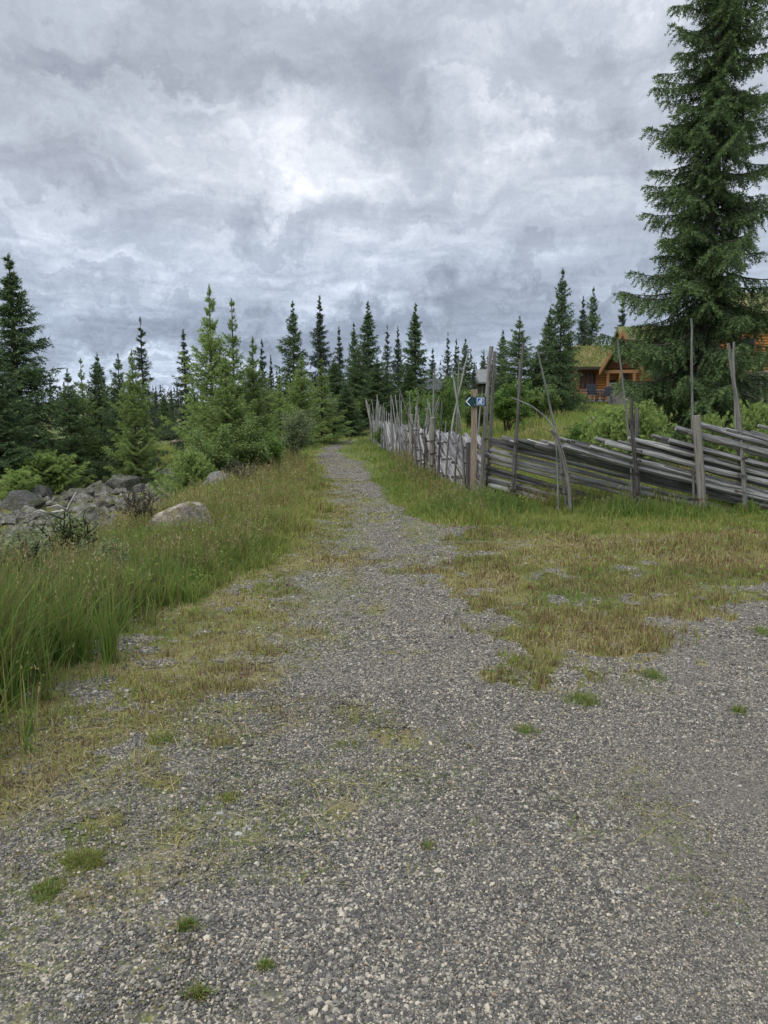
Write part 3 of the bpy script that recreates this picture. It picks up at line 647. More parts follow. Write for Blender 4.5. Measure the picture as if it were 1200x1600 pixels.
for a in [
 (14, 402, 24, 'old3', 'tallest dark spruce at the left edge, rising above the boulders', 88, G1),
 (-18, 520, 21, 'mid', 'dark green spruce cut by the left edge in front of the tallest left one', 75, G1),
 (105, 578, 23, 'mid2', 'short dense spruce just right of the tallest left spruce', 42, G1),
 (126, 562, 24, 'young2', 'narrow spruce with a bare forked tip above the boulders', 34, G1),
 (152, 554, 25, 'mid', 'narrow pointed spruce between the forked one and the pair of greener ones', 42, G1),
 (184, 555, 23, 'mid2', 'bushy spruce directly above the large grey boulder', 44, G1),
 (206, 548, 22, 'young', 'yellowish green spruce in front of the tall ragged one', 44, G1),
 (219, 499, 30, 'old4', 'tall ragged spruce with layered open branches standing among the left group', 38, G1),
 (287, 518, 36, 'old2', 'dark narrow spruce standing alone left of the light green young ones', 30, G2),
 (326, 449, 18.5, 'young', 'tallest light green young spruce with a long bare leader', 62, G3),
 (362, 470, 19.5, 'young2', 'light green young spruce right beside the tallest young one', 52, G3),
 (394, 528, 20, 'young', 'lower light green young spruce with a thin tip above the leafy bush', 46, G3),
 (352, 560, 17.5, 'young', 'wide low light green spruce filling the middle of the young clump', 60, G3),
 (409, 531, 42, 'old2', 'small dark open spruce seen above the leafy bushes', 19, G2),
 (423, 556, 44, 'old', 'smallest dark spruce beside the open one above the leafy bushes', 14, G2),
 (457, 473, 43, 'old5', 'broad dark conical spruce, first tall one left of the path line', 38, G2),
 (499, 465, 43, 'old', 'tallest narrow spruce with a ragged brownish tip above the path', 31, G2),
 (530, 513, 47, 'old2', 'slim dark spruce right of the tallest ragged one', 20, G2),
 (553, 506, 46, 'old5', 'dark spruce leaning against the brown tipped pointed one', 24, G2),
 (575, 474, 43, 'old3', 'tall spruce with reddish brown cone laden tip over the far end of the fence', 36, G2),
 (605, 510, 45, 'old4', 'thin spruce left of a twin above the fence poles', 22, G2),
 (622, 512, 46, 'old', 'slender straight spruce, right one of a twin above the fence poles', 18, G2),
 (649, 476, 43, 'old3', 'tall full dark spruce above the small dark shed roof', 33, G2),
 (676, 545, 52, 'old2', 'short dark spruce right of the tall one by the shed roof', 17, G2),
 (700, 521, 47, 'old4', 'dark spruce behind the tallest thin fence poles', 18, G2),
 (713, 531, 50, 'old2', 'narrow spruce between two others behind the thin fence poles', 14, G2),
 (727, 530, 48, 'old5', 'conical dark spruce left of the pale cabin roof', 22, G2),
 (741, 566, 46, 'old2', 'small dark spruce in front of the pale cabin', 12, G2),
 (756, 546, 66, 'old', 'distant thin spruce rising over the pale cabin roof', 10, G4),
 (770, 556, 60, 'old2', 'tiny spruce beside the thick pole, in front of the pale cabin', 9, G4),
 (786, 517, 62, 'old3', 'distant dark blunt spruce left of the full green one beyond the meadow', 20, G4),
 (812, 496, 36, 'mid2', 'full green spruce at the left end of the meadow', 45, G4),
 (843, 545, 38, 'mid', 'squat green spruce filling the gap by the tall meadow spruce', 40, G4),
 (860, 482, 38, 'old3', 'dark spruce close against the left side of the tall meadow spruce', 34, G4),
 (879, 422, 36, 'old5', 'tall dark spruce at the back of the meadow, left of the turf roofed house', 38, G4),
 (889, 520, 39, 'mid', 'lower spruce touching the left corner of the turf roofed house', 20, G4),
 (912, 465, 72, 'old', 'left one of two spruces rising behind the turf roof', 22, G4),
 (928, 450, 74, 'old5', 'taller right one of two spruces rising behind the turf roof', 28, G4),
 (974, 458, 78, 'old2', 'narrow spruce directly behind the gable peak', 20, G4),
 (436, 588, 27, 'young2', 'small fresh green spruce above the grey willow bush', 34, G3),
 (470, 556, 29, 'young', 'fresh green young spruce in front of the broad dark one', 40, G3),
 (502, 562, 31, 'young2', 'fresh green young spruce in front of the brownish tipped one', 40, G3),
 (540, 600, 36, 'mid', 'low green spruce at the bend of the path', 34, G3),
 (590, 560, 40, 'mid2', 'wide low dark spruce behind the far end of the fence', 44, G2),
 (640, 575, 41, 'mid', 'low dark spruce below the tall full one behind the fence poles', 36, G2),
 (560, 545, 42, 'mid2', 'dense green spruce low under the cone laden tip', 34, G2),
 (521, 560, 41, 'mid', 'dense dark spruce low between the path trees', 36, G2),
 (255, 618, 52, 'mid', 'low far spruce in the gap left of the lone narrow spruce', 22, G1),
 (243, 604, 60, 'old2', 'tiny far spruce on the open horizon at left', 9, G1),
 (268, 612, 64, 'old', 'tiny far pointed spruce next to the lone narrow spruce', 9, G1)]:
    px, top, Y, kind, label, wpx, grp = a
    tree_at(px, top, Y, kind, label, wpx, grp)
for px, top, Y, label, wpx in [(70, 712, 21, 'low bright green spruce bush beside the dark pointed boulder', 56), (28, 738, 19.5, 'smaller bright spruce bush at the left edge behind the boulders', 36),
    (1000, 640, 15.2, 'spreading fresh green spruce skirt behind the third fence pole', 62), (945, 662, 15.5, 'low green spruce bush peeping over the fence left of the skirt', 40), (1180, 640, 14.6, 'fresh green spruce bush behind the right end of the fence', 48),
    (1110, 655, 15.4, 'small shaded spruce bush at the foot of the towering spruce', 44), (960, 640, 22, 'low green bush between the meadow and the towering spruce', 46), (300, 712, 15.0, 'low dark green spruce bush beside the pale boulders', 42)]:
    t = tree_at(px, top, Y, 'bush', label, wpx, 'low spruce bushes'); t.name = 'spruce_bush'; t['category'] = 'spruce bush'

# ------------------------------------------------------------------ leafy shrubs
def shrub(seed, H, W, nleaf, ls, mat, stems=14, narrow=.5, up=.6, twig='twig', tipk=.5, thin=1.):
    r = np.random.default_rng(seed); wd = MB(); C = []
    for i in range(stems):
        az = r.uniform(0, 6.28); rad = W*r.uniform(.15, 1)**.7; hh = H*r.uniform(.55, 1.)*(1-.35*(rad/W)**2)
        e = np.array([math.cos(az)*rad, math.sin(az)*rad, hh]); s = np.linspace(0, 1, 6)[:, None]
        b0 = np.array([math.cos(az), math.sin(az), 0])*W*.12*r.random()
        Q = b0*(1-s) + e*np.concatenate([s**1.3, s**1.3, s**up], 1) + r.normal(0, .012*H, (6, 3))*s
        wd.tube(Q, np.linspace(.011*H**.5+.003, .003, 6)*thin, 5, cap=False, seed=r.random())
        for j in range(7):
            u_ = r.uniform(.3, 1); p = np.array([np.interp(u_, s[:, 0], Q[:, k]) for k in range(3)])
            d = r.normal(0, 1, 3)*[1, 1, .6] + [0, 0, .45] + e/H*.5; d /= np.linalg.norm(d); q = p + d*H*r.uniform(.10, .26)
            wd.tube([p, (p+q)/2+r.normal(0, .008, 3), q], [.005*thin, .004*thin, .002*thin], 4, cap=False, seed=r.random())
            C.append(np.concatenate([p, q]))
    C = np.array(C); n = nleaf; i = r.integers(0, len(C), n); t = r.random((n, 1))**.7
    c = C[i, :3]*(1-t)+C[i, 3:]*t + r.normal(0, .045*H**.5, (n, 3)); c[:, 2] = np.abs(c[:, 2])
    a = r.normal(0, 1, (n, 3)); a[:, 2] = np.abs(a[:, 2])*.5; a /= np.linalg.norm(a, axis=1)[:, None]; b = np.cross(a, r.normal(0, 1, (n, 3))*[.5, .5, 1]); b /= np.linalg.norm(b, axis=1)[:, None]
    L = (ls*r.uniform(.6, 1.3, n))[:, None]; wv_ = L*narrow/2
    V = np.stack([c, c+a*L*.5+b*wv_, c+a*L, c+a*L*.5-b*wv_], 1).reshape(-1, 3)
    rc = r.random(len(C))[i]*.5 + r.random(n)*.5
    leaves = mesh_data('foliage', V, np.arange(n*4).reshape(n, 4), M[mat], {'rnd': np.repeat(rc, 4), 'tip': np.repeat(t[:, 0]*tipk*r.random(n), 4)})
    return wd.data('stems', M[twig]), leaves
def put_shrub(px, bot, top, wpx, Y, label, mat, seed, name='leafy_bush', cat='bush', group=None, **kw):
    """bot None stands it on the ground at distance Y"""
    p = ray(px, top, Y); X = p[0]; b = gh(X, Y); H = max(.2, p[2]-b); W = wpx*Y/1200
    kw.setdefault('nleaf', int(min(26000, 9000*H*W/1.2+1500))); kw.setdefault('ls', .03+.0016*Y)
    ms = shrub(seed, H, W, mat=mat, **kw); t = thing(name, label, cat, (X, Y, b-.03), 0, group); link('stems', ms[0], t); link('foliage', ms[1], t); return t
GB = 'leafy bushes along the path'
put_shrub(325, 0, 658, 48, 16.2, 'rounded dark leafed bush above the pale boulders left of the path', 'leaf_birch', 101, group=GB)
put_shrub(385, 0, 650, 42, 17.0, 'taller mixed green leafy bush between the dark leafed bush and the willow', 'leaf_birch', 102, group=GB)
put_shrub(348, 0, 632, 40, 18.3, 'leafy bush with pale young leaves in front of the light green spruces', 'leaf_birch', 103, group=GB, tipk=.9)
put_shrub(420, 0, 668, 26, 18.2, 'small bright green bush at the verge beside the grey willow', 'leaf_fresh', 104, group=GB)
put_shrub(459, 0, 628, 33, 22.5, 'rounded grey green willow bush beside the path', 'leaf_willow', 105, name='willow_bush', cat='willow', narrow=.3, up=.8, group=GB)
put_shrub(505, 0, 612, 38, 36, 'dull grey green bush where the path bends away', 'leaf_willow', 106, narrow=.4, group=GB)
put_shrub(555, 0, 616, 34, 40, 'green bush behind the grassy end of the path', 'leaf_birch', 107, group=GB)
put_shrub(440, 0, 606, 28, 30, 'green leafy bush behind the willow', 'leaf_birch', 108, group=GB)
GM = 'bushes beyond the fence'
put_shrub(795, 0, 590, 36, 30, 'bright green leafy bush at the left edge of the meadow', 'leaf_fresh', 111, group=GM)
put_shrub(848, 0, 603, 34, 33, 'darker green leafy bush under the squat meadow spruce', 'leaf_birch', 112, group=GM)
put_shrub(695, 0, 562, 24, 26, 'yellow green young pine like bush with upright shoots behind the long fence', 'leaf_fresh', 113, narrow=.25, up=1.1, name='young_pine', cat='young pine', group=GM)
put_shrub(655, 0, 612, 26, 30, 'fresh green bush below the small dark shed roof', 'leaf_fresh', 114, group=GM)
put_shrub(742, 0, 604, 30, 31, 'leafy bush right behind the signpost', 'leaf_birch', 115, group=GM)
put_shrub(905, 0, 655, 28, 19, 'low leafy scrub on the meadow left of the grey boulder', 'leaf_fresh', 116, group=GM)
put_shrub(895, 0, 616, 26, 44, 'clipped dark bush at the corner of the deck', 'leaf_birch', 117, group=GM)
put_shrub(598, 0, 668, 14, 27, 'small green bush at the foot of the far fence end', 'leaf_birch', 118, group=GB)
put_shrub(665, 0, 640, 16, 21, 'green weeds bush behind the fence slats', 'leaf_fresh', 119, group=GM)
GT = 'twiggy shrubs in the tall grass on the left'
put_shrub(222, 0, 752, 34, 9.6, 'nearly bare dark twiggy shrub in front of the pale boulder', 'leaf_birch', 121, name='twiggy_shrub', cat='shrub', nleaf=420, ls=.03, stems=22, group=GT, thin=2.2, up=.9)
put_shrub(95, 0, 782, 56, 7.4, 'sparse twiggy shrub with dark forked stems at the left of the verge', 'leaf_birch', 122, name='twiggy_shrub', cat='shrub', nleaf=2600, ls=.03, stems=20, group=GT, thin=1.8)
put_shrub(22, 0, 800, 56, 5.6, 'leafy sapling at the left edge rising out of the tall grass', 'leaf_willow', 123, name='willow_sapling', cat='sapling', nleaf=4200, ls=.036, stems=14, group=GT, thin=1.5)
put_shrub(375, 0, 712, 34, 14.2, 'brown dry twiggy shrub at the verge in front of the pale rock', 'leaf_willow', 124, name='twiggy_shrub', cat='shrub', nleaf=500, ls=.03, stems=26, group=GT)
put_shrub(150, 0, 838, 60, 6.8, 'low grey leafed scrub in the tall grass', 'leaf_willow', 125, name='low_shrub', cat='shrub', nleaf=2600, ls=.028, stems=16, group=GT)

# ------------------------------------------------------------------ boulders
import bmesh
def rock_mesh(seed, sub=4):
    bm = bmesh.new(); bmesh.ops.create_icosphere(bm, subdivisions=sub, radius=1.)
    V = np.array([v.co[:] for v in bm.verts]); F = np.array([[v.index for v in f.verts] for f in bm.faces]); bm.free()
    r = np.random.default_rng(seed)
    for k in range(20):                                    # planes chop facets
        d = r.normal(0, 1, 3); d /= np.linalg.norm(d); c = r.uniform(.48, .84); s = V@d; V = V - d*np.maximum(s-c, 0)[:, None]*.92
    o = r.uniform(0, 50, 3)
    nn = (fbm(V[:, 0]*2.2+V[:, 2]*1.3+o[0], V[:, 1]*2.2+o[1], seed) - .5)*.34 + (fbm(V[:, 0]*7+V[:, 2]*6+o[0], V[:, 1]*7-V[:, 2]*4+o[1], seed+5)-.5)*.2
    V = V*(1+nn)[:, None]
    return mesh_data('boulder', V, F, M['rock'], None, True)
RM = [rock_mesh(s) for s in range(60, 67)]
def boulder(px, bot, wpx, hpx, label, mi, col=(1, 1, 1), rz=0., Y=None, group='boulders on the left'):
    p = ghit(px, bot) if Y is None else np.array([ray(px, bot, Y)[0], Y, 0]); k = p[1]/1200
    o = link('boulder', RM[mi], None, (p[0], p[1]+wpx*k*.3, gh(p[0], p[1])+hpx*k*.18)); o.scale = (wpx*k*.58, wpx*k*.48, hpx*k*.66); o.rotation_euler = (0, 0, rz); o.color = (*col, 1)
    return tag(o, label, 'boulder', group)
for a in [(57, 783, 44, 36, 'dark upright boulder in front of the bright spruce bush', 0, (.75, .75, .75), .3), (25, 797, 76, 34, 'dark rounded boulder at the left edge', 1, (.6, .6, .6), 0),
 (99, 768, 28, 18, 'small smooth grey boulder right of the dark upright one', 2, (1.1, 1.15, 1.25), 0), (188, 768, 66, 38, 'large cracked lichen covered boulder below the bushy spruce', 3, (1, 1.02, .98), .4),
 (238, 757, 38, 30, 'blocky grey boulder between the large cracked one and the bush', 4, (1, 1, 1), 0), (272, 846, 128, 76, 'largest pale pinkish boulder beside the tall grass', 5, (2.0, 1.8, 1.62), .1),
 (248, 802, 58, 40, 'pale angular boulder just behind the largest pinkish one', 6, (1.45, 1.38, 1.3), .8), (345, 772, 84, 40, 'long pale grey rock partly hidden by the verge grass', 1, (1.3, 1.3, 1.3), .2),
 (378, 756, 44, 24, 'flat pale rock behind the dry twiggy shrub', 2, (1.35, 1.3, 1.25), 1.), (120, 782, 60, 26, 'low rugged rock in the middle of the boulder field', 3, (.8, .78, .76), 1.2),
 (84, 818, 46, 24, 'dark striped rock under the bleached branch', 6, (.75, .75, .78), .2), (25, 845, 60, 30, 'grey mossy rock at the left edge under the sapling', 0, (1, 1, 1), .8),
 (78, 852, 70, 42, 'broad pale grey rock low in the boulder field', 4, (1.15, 1.12, 1.1), .4), (148, 800, 44, 22, 'brownish rock right of the bleached branch', 5, (.9, .82, .75), .3),
 (198, 800, 52, 26, 'low mossy rock left of the pale angular one', 1, (.95, .95, .9), 2.), (165, 825, 60, 22, 'flat mossy slab in the centre of the boulder field', 2, (1.05, 1, .92), 1.5),
 (190, 858, 62, 34, 'grey rock behind the bare twiggy shrub', 3, (1.1, 1.1, 1.1), 2.5), (140, 868, 50, 24, 'small pale rock half sunk in the scrub', 6, (1.3, 1.25, 1.2), 0),
 (215, 770, 30, 18, 'small angular stone beside the large cracked boulder', 5, (.85, .85, .85), .5), (268, 770, 30, 16, 'small mossy stone near the bush foot', 0, (.95, .95, .9), .5),
 (12, 818, 34, 18, 'low pale stone at the left edge below the dark rounded one', 4, (1.2, 1.2, 1.2), 1.), (110, 838, 40, 18, 'thin slab leaning in the lower boulder field', 2, (1.05, 1.03, 1.), .9)]:
    boulder(*a)
boulder(934, 648, 30, 26, 'grey boulder on the meadow in front of the wooden house', 3, (1.15, 1.15, 1.15), .3, Y=27, group='boulder on the meadow')
boulder(270, 650, 22, 14, 'distant pinkish rock in the gap between the spruces', 5, (1.7, 1.4, 1.3), .3, Y=44, group='distant rock')
# rubble between the boulders: stones nobody could count
def build_rubble():
    mg = Merge(); n = 1500; x = rng.uniform(-12, -3.0, n); y = rng.uniform(9, 27, n); k = (x > -.56*y-.8) & (zones(x, y)[4] > .4); x, y = x[k], y[k]
    me = rock_mesh(80, 2); V0 = np.array([v.co[:] for v in me.vertices]); F0 = np.array([p.vertices[:] for p in me.polygons]); z = height(x, y)
    for i in range(len(x)):
        s = .075*math.exp(rng.normal(0, .6))+.03; a = rng.uniform(0, 6.28); Rz = np.array([[math.cos(a), -math.sin(a), 0], [math.sin(a), math.cos(a), 0], [0, 0, 1]])
        mg.add((V0*[s*1.2, s, s*.7])@Rz.T + [x[i], y[i], z[i]+s*.2], [F0], {})
    o = mg.build('rubble', M['rock']); tag(o, 'scattered small stones between the boulders', kind='stuff'); o.color = (1.1, 1.07, 1.03, 1)
build_rubble()
# bleached branch
b = MB(); p = ghit(98, 812); p[2] += .12
for k, (P_, r_) in enumerate([([(-.32, 0, -.02), (-.1, .02, .03), (.08, 0, .06), (.16, 0, .22), (.24, .02, .36)], (.028, .03, .026, .022, .012)), ([(.08, 0, .06), (-.02, -.1, .16), (-.2, -.12, .12)], (.022, .018, .008)), ([(-.2, .02, .0), (-.4, .1, .05), (-.55, .1, .0)], (.02, .016, .01))]):
    b.tube(np.array(P_)*1.3, np.array(r_)*1.1, 7, seed=k*.3)
tag(b.build('dead_branch', M['twig_grey'], None, tuple(p), True), 'bleached bare branch lying on the dark striped rock', 'branch')

# ------------------------------------------------------------------ pole fences
def rail_mb(A, B, hgt, thick, r, sag=.02, seg=11, jit=.075):
    m = MB(); s = np.linspace(0, 1, seg)[:, None]; A, B = np.asarray(A, float), np.asarray(B, float)
    P = A*(1-s)+B*s; P[:, 2] += (-sag*4*s*(1-s))[:, 0] + np.cumsum(r.normal(0, .003, seg)); P += r.normal(0, .004, P.shape)
    k = 7; prof = r.uniform(.78, 1.18, k); prof[r.integers(0, k)] *= .72; prof[r.integers(0, k)] *= 1.15
    rad = np.linspace(1.12, .85, seg)*hgt/2
    rad[0] *= r.uniform(.55, .95); rad[-1] *= r.uniform(.5, .9)
    m.tube(P, rad, k, prof=prof, jit=jit, rng=r, squash=(thick/hgt, 1), roll=r.uniform(0, 1), seed=r.random()*9)
    return m
def pole_mb(P, r0, r1, r, k=7, knots=True):
    P = np.asarray(P, float)
    n = 12; t = np.linspace(0, 1, len(P)); q = np.linspace(0, 1, n); P = np.stack([np.interp(q, t, P[:, i]) for i in range(3)], 1)
    P[1:-1, :2] += np.cumsum(r.normal(0, .0028, (n-2, 2)), 0); rad = np.linspace(r0, r1, n)
    m = MB(); m.tube(P, rad, k, jit=.07, rng=r, seed=r.random()*9)
    if knots:
        for _ in range(6):
            i = r.integers(1, n-1); a = r.uniform(0, 6.28); d = np.array([math.cos(a), math.sin(a), .5]); m.tube([P[i], P[i]+d*rad[i]*1.9], [rad[i]*.4, rad[i]*.18], 4, seed=r.random())
    return m
def binding_mb(c, rx, ry, rz, r, w_=.006):
    a = np.linspace(0, 2*math.pi, 13); ca, sa = math.cos(rz), math.sin(rz)
    P = np.stack([c[0]+rx*np.cos(a)*ca-ry*np.sin(a)*sa, c[1]+rx*np.cos(a)*sa+ry*np.sin(a)*ca, c[2]+.012*np.cos(a+r.uniform(0, 6))], 1)
    m = MB(); m.tube(P, w_, 5, cap=False, seed=r.random()); m.tube(P+[0, 0, .014], w_*.9, 5, cap=False, seed=r.random()); return m

rr_ = np.random.default_rng(7)
fr = thing('pole_fence', 'weathered split rail fence of long sloping rails running right from the signpost', 'fence', (CORNER[0], CORNER[1], 0), 0, 'old slanted rail fences')
O = np.array([CORNER[0], CORNER[1], 0])
def fx_(px): # plan position on the right fence line below picture column px
    for Y in (12.,)*1: pass
    Xs = FENCE_R[:, 0]; Ys = FENCE_R[:, 1]; u = (px-600)/1200
    t = np.linspace(0, 1, 400); X_ = np.interp(t*(Xs[-1]-Xs[0])+Xs[0], Xs, Xs); Y_ = np.interp(X_, Xs, Ys)
    i = np.argmin(np.abs(X_/(Y_*1.03)-u)) if False else np.argmin(np.abs(np.array([600+1200*X_/(Y_*math.cos(PITCH)+.6*math.sin(PITCH))])[0]-px)); return X_[i], Y_[i]
def fpt(px, py, off=0.):
    X_, Y_ = fx_(px); p = ray(px, py, Y_+off); return p
tops = [(783, 681), (806, 684), (845, 686), (873, 682), (903, 690), (932, 683), (977, 682), (1020, 679), (1050, 667), (1090, 661), (1138, 668), (1180, 662), (1222, 663), (1262, 664), (1300, 668)]
XR_END = FENCE_R[-1][0]
def right_rail(A, length, slope, hh):
    B = A + np.array([length*math.cos(slope), 0, -length*math.sin(slope)])
    B[1] = np.interp(B[0], FENCE_R[:, 0], FENCE_R[:, 1]) + (A[1]-np.interp(A[0], FENCE_R[:, 0], FENCE_R[:, 1]))
    if B[2] < -.04: k = (A[2]+.04)/(A[2]-B[2]); B = A+(B-A)*k
    rail_mb(A-O, B-O, hh, rr_.uniform(.045, .075), rr_, rr_.uniform(-.01, .025)).build('rail', M['rail'], fr)
for i, (px, py) in enumerate(tops):
    for d_ in range(3):
        A = fpt(px+rr_.uniform(-6, 6)+d_*15, py+2+d_*rr_.uniform(1, 7), rr_.uniform(-.045, .045)); right_rail(A, rr_.uniform(3.4, 4.3), R(rr_.uniform(13.6, 15.4)), rr_.uniform(.05, .095))
for z_ in (1.05, .98, .88, .80, .70, .61, .53, .43, .33, .24, .14, .05):
    A = np.array([CORNER[0]+rr_.uniform(-.02, .08), CORNER[1]+rr_.uniform(-.04, .04), z_]); right_rail(A, rr_.uniform(3.3, 4.2), R(rr_.uniform(12.5, 14.8)), rr_.uniform(.055, .095))
def rpole(pts, w0, w1, off, mat='pole', nm='pole'):
    P_ = [fpt(px, py, 0) for px, py in pts]; base_ = P_[0]; Yb = base_[1]
    P_ = []
    X0, Y0 = fx_(pts[0][0])
    for j, (px, py) in enumerate(pts):
        q = ray(px, py, Y0+off); P_.append(q-O)
    P_[0][2] = -.08
    pole_mb(P_, w0, w1, rr_).build(nm, M[mat], fr)
rpole([(752, 795), (757, 700), (762, 620), (768, 541)], .042, .03, -.10)
rpole([(760, 790), (765, 700), (773, 549)], .034, .022, .10)
rpole([(799, 785), (804, 700), (809, 640), (817, 536)], .034, .018, -.085)
rpole([(803, 790), (806, 690), (812, 562)], .026, .016, .085, 'pole_pale')
rpole([(893, 805), (888, 750), (880, 712), (869, 680), (861, 672)], .033, .024, -.085)
rpole([(886, 800), (874, 700), (864, 655), (850, 590), (839, 542)], .022, .013, .085, 'pole_pale')
rpole([(876, 720), (868, 672), (850, 650), (826, 633), (799, 622)], .014, .011, -.07, 'pole_pale')
rpole([(1001, 805), (996, 745), (990, 690), (988, 622)], .037, .026, -.085)
rpole([(990, 800), (984, 690), (974, 600), (965, 530)], .019, .012, .085, 'pole_pale')
rpole([(993, 800), (994, 700), (995, 637)], .032, .03, .10)
rpole([(1085, 800), (1081, 670), (1080, 560), (1080, 497)], .02, .015, .10, 'pole_pale')
rpole([(1166, 803), (1161, 720), (1154, 640), (1143, 570), (1138, 536)], .034, .018, -.085)
rpole([(1160, 800), (1153, 690), (1147, 534)], .024, .016, .085, 'pole_pale')
rpole([(1252, 803), (1250, 600)], .034, .02, -.085); rpole([(1258, 800), (1262, 560)], .024, .016, .085)
p0, p1 = fpt(1095, 806)-O, fpt(1083, 649)-O; p0[1] -= .1; p1[1] = p0[1]; p0[2] = -.08
m_ = MB(); s = np.linspace(0, 1, 9)[:, None]; m_.tube(p0*(1-s)+p1*s, .06, 8, prof=[1, 1.05, .95, 1.05, 1, 1.05, .95, 1.05], jit=.02, rng=rr_, seed=3, roll=.39)
m_.build('post', M['post_grey'], fr)
for px in (757, 803, 884, 996, 1089, 1160, 1254):
    X_, Y_ = fx_(px)
    for z_ in (.28, .55, .80, 1.0):
        binding_mb((X_-O[0]+rr_.normal(0, .008), Y_-O[1], z_+rr_.normal(0, .04)), .052, .145, 0, rr_).build('binding', M['twig'], fr)

fl = thing('pole_fence', 'long weathered fence of steep slanted slats and tall thin poles running along the path', 'fence', (CORNER[0], CORNER[1], 0), 0, 'old slanted rail fences')
segL = np.concatenate([[0], np.cumsum(np.linalg.norm(np.diff(FENCE_L, axis=0), axis=1))]); LEN = segL[-1]
def lp(s, off=0.):
    x_ = np.interp(s, segL, FENCE_L[:, 0]); y_ = np.interp(s, segL, FENCE_L[:, 1]); e = .2
    t = np.array([np.interp(s+e, segL, FENCE_L[:, 0])-np.interp(s-e, segL, FENCE_L[:, 0]), np.interp(s+e, segL, FENCE_L[:, 1])-np.interp(s-e, segL, FENCE_L[:, 1])]); t /= np.linalg.norm(t)+1e-9
    return np.array([x_ - t[1]*off, y_ + t[0]*off])          # positive offset is the path side
s_ = .18; kk = 0
while s_ < LEN+.9 and kk < 98:
    hi = s_; slope = R(rr_.uniform(17, 23)); ln = 3.0*rr_.uniform(.85, 1.1); zt = 1.06 - .012*s_ + rr_.normal(0, .022); lo = hi-ln*math.cos(slope); zb = zt-ln*math.sin(slope)
    if zb < -.02: lo = hi-(zt+.02)/math.tan(slope); zb = -.02
    if lo < -.08: k = (hi+.08)/(hi-lo); zb = zt+(zb-zt)*k; lo = -.08
    if hi > LEN: k = (hi-LEN)/(hi-lo); zt = zt+(zb-zt)*k; hi = LEN
    of = rr_.uniform(-.04, .05); A, B = lp(hi, of), lp(lo, of+rr_.uniform(-.03, .03))
    if hi-lo > .4:
        mid = lp((hi+lo)/2, of)
        rail_mb(np.array([A[0], A[1], zt])-O, np.array([B[0], B[1], zb])-O, rr_.uniform(.09, .14)*(1 if s_ < 6 else 1.4), rr_.uniform(.05, .07), rr_, .02, 9, .04).build('rail', M['rail_pale'], fl); kk += 1
    s_ += rr_.uniform(.135, .175) if s_ < 6.5 else rr_.uniform(.25, .33)
i = 0; s_ = .75
talls = {1: 2.25, 2: 2.45, 3: 2.5, 5: 1.7, 6: 2.35}
while s_ < LEN:
    for sd in (1, -1):
        zt = rr_.uniform(1.35, 1.95) if rr_.random() < .8 else rr_.uniform(1.0, 1.3)
        if sd == -1: zt = talls.get(i, rr_.uniform(1.25, 1.85))
        elif i in (1, 2, 4): zt = 1.12
        p = lp(s_+rr_.uniform(-.08, .08), sd*(.085+rr_.uniform(0, .02))); ln = rr_.normal(0, .07, 2)*[1, 1]; ln = ln*zt
        if sd == -1 and i in (3, 7, 9): ln = ln + [.18, 0]
        P_ = np.array([[p[0], p[1], -.08], [p[0]+ln[0]*.25, p[1]+ln[1]*.25, zt*.5], [p[0]+ln[0], p[1]+ln[1], zt]])-O
        if i in (4, 11) and sd == 1:
            pole_mb(np.array([[p[0], p[1], -.08], [p[0], p[1], 1.32]])-O, .058, .055, rr_, 8, False).build('post', M['post_grey'], fl)
        else: pole_mb(P_, rr_.uniform(.022, .03) if sd == 1 else .021, rr_.uniform(.010, .016), rr_).build('pole', M['pole'] if sd == 1 and s_ < 9 else M['pole_pale'], fl)
    if s_ < 9:
        c = lp(s_)-O[:2]; t = lp(s_+.2)-lp(s_-.2); a_ = math.atan2(t[1], t[0])
        for z_ in (.3, .6, .88): binding_mb((c[0], c[1], z_+rr_.normal(0, .04)), .05, .14, a_, rr_).build('binding', M['twig'], fl)
    s_ += rr_.uniform(.5, .72) if s_ < 12 else rr_.uniform(.6, .85); i += 1
for s0, s1, z0, z1 in ((3.4, 4.6, .7, 1.5), (5.6, 6.8, .8, 1.5), (LEN-.4, LEN+1.2, .5, 1.75)):                 # slanting braces
    A, B = lp(s0, .05), lp(min(s1, LEN), .05); B = B + np.array([-.25 if s1 > LEN else 0, max(0, s1-LEN)])
    pole_mb(np.array([[A[0], A[1], z0], [B[0], B[1], z1]])-O, .035, .025, rr_).build('brace', M['pole'], fl)
m_ = MB(); c = lp(.32, .13)-O[:2]; m_.tube([(c[0], c[1], -.05), (c[0], c[1], .5), (c[0]-.01, c[1], .98)], .075, 8, prof=[1, .9, 1.05, .95, 1, .92, 1.05, .95], jit=.05, rng=rr_, seed=5); m_.build('post', M['pole'], fl)

# ------------------------------------------------------------------ signpost
SY = FENCE_L[0][1]-.28; sb = ray(739, 790, SY); st = ray(741.5, 608, SY)
sp = thing('signpost', 'light sawn wooden post with a small dark green arrow sign at the fence corner', 'signpost', (sb[0], sb[1], gh(sb[0], sb[1])), 0)
hp = st[2]-gh(sb[0], sb[1]); dx = st[0]-sb[0]; m_ = MB()
s = np.linspace(0, 1, 8)[:, None]; Pp = np.array([0, 0, -.06])*(1-s)+np.array([dx, 0, hp])*s; m_.tube(Pp, .058, 4, roll=math.pi/4, seed=2.); m_.build('post', M['post'], sp)
q0, q1 = ray(727, 620, SY-.06), ray(759, 634.5, SY-.06); L0 = np.array([sb[0], SY, gh(sb[0], sb[1])])
cx_, cz_ = (q0[0]+q1[0])/2-L0[0], (q0[2]+q1[2])/2-L0[2]; bw, bh = q1[0]-q0[0], q0[2]-q1[2]
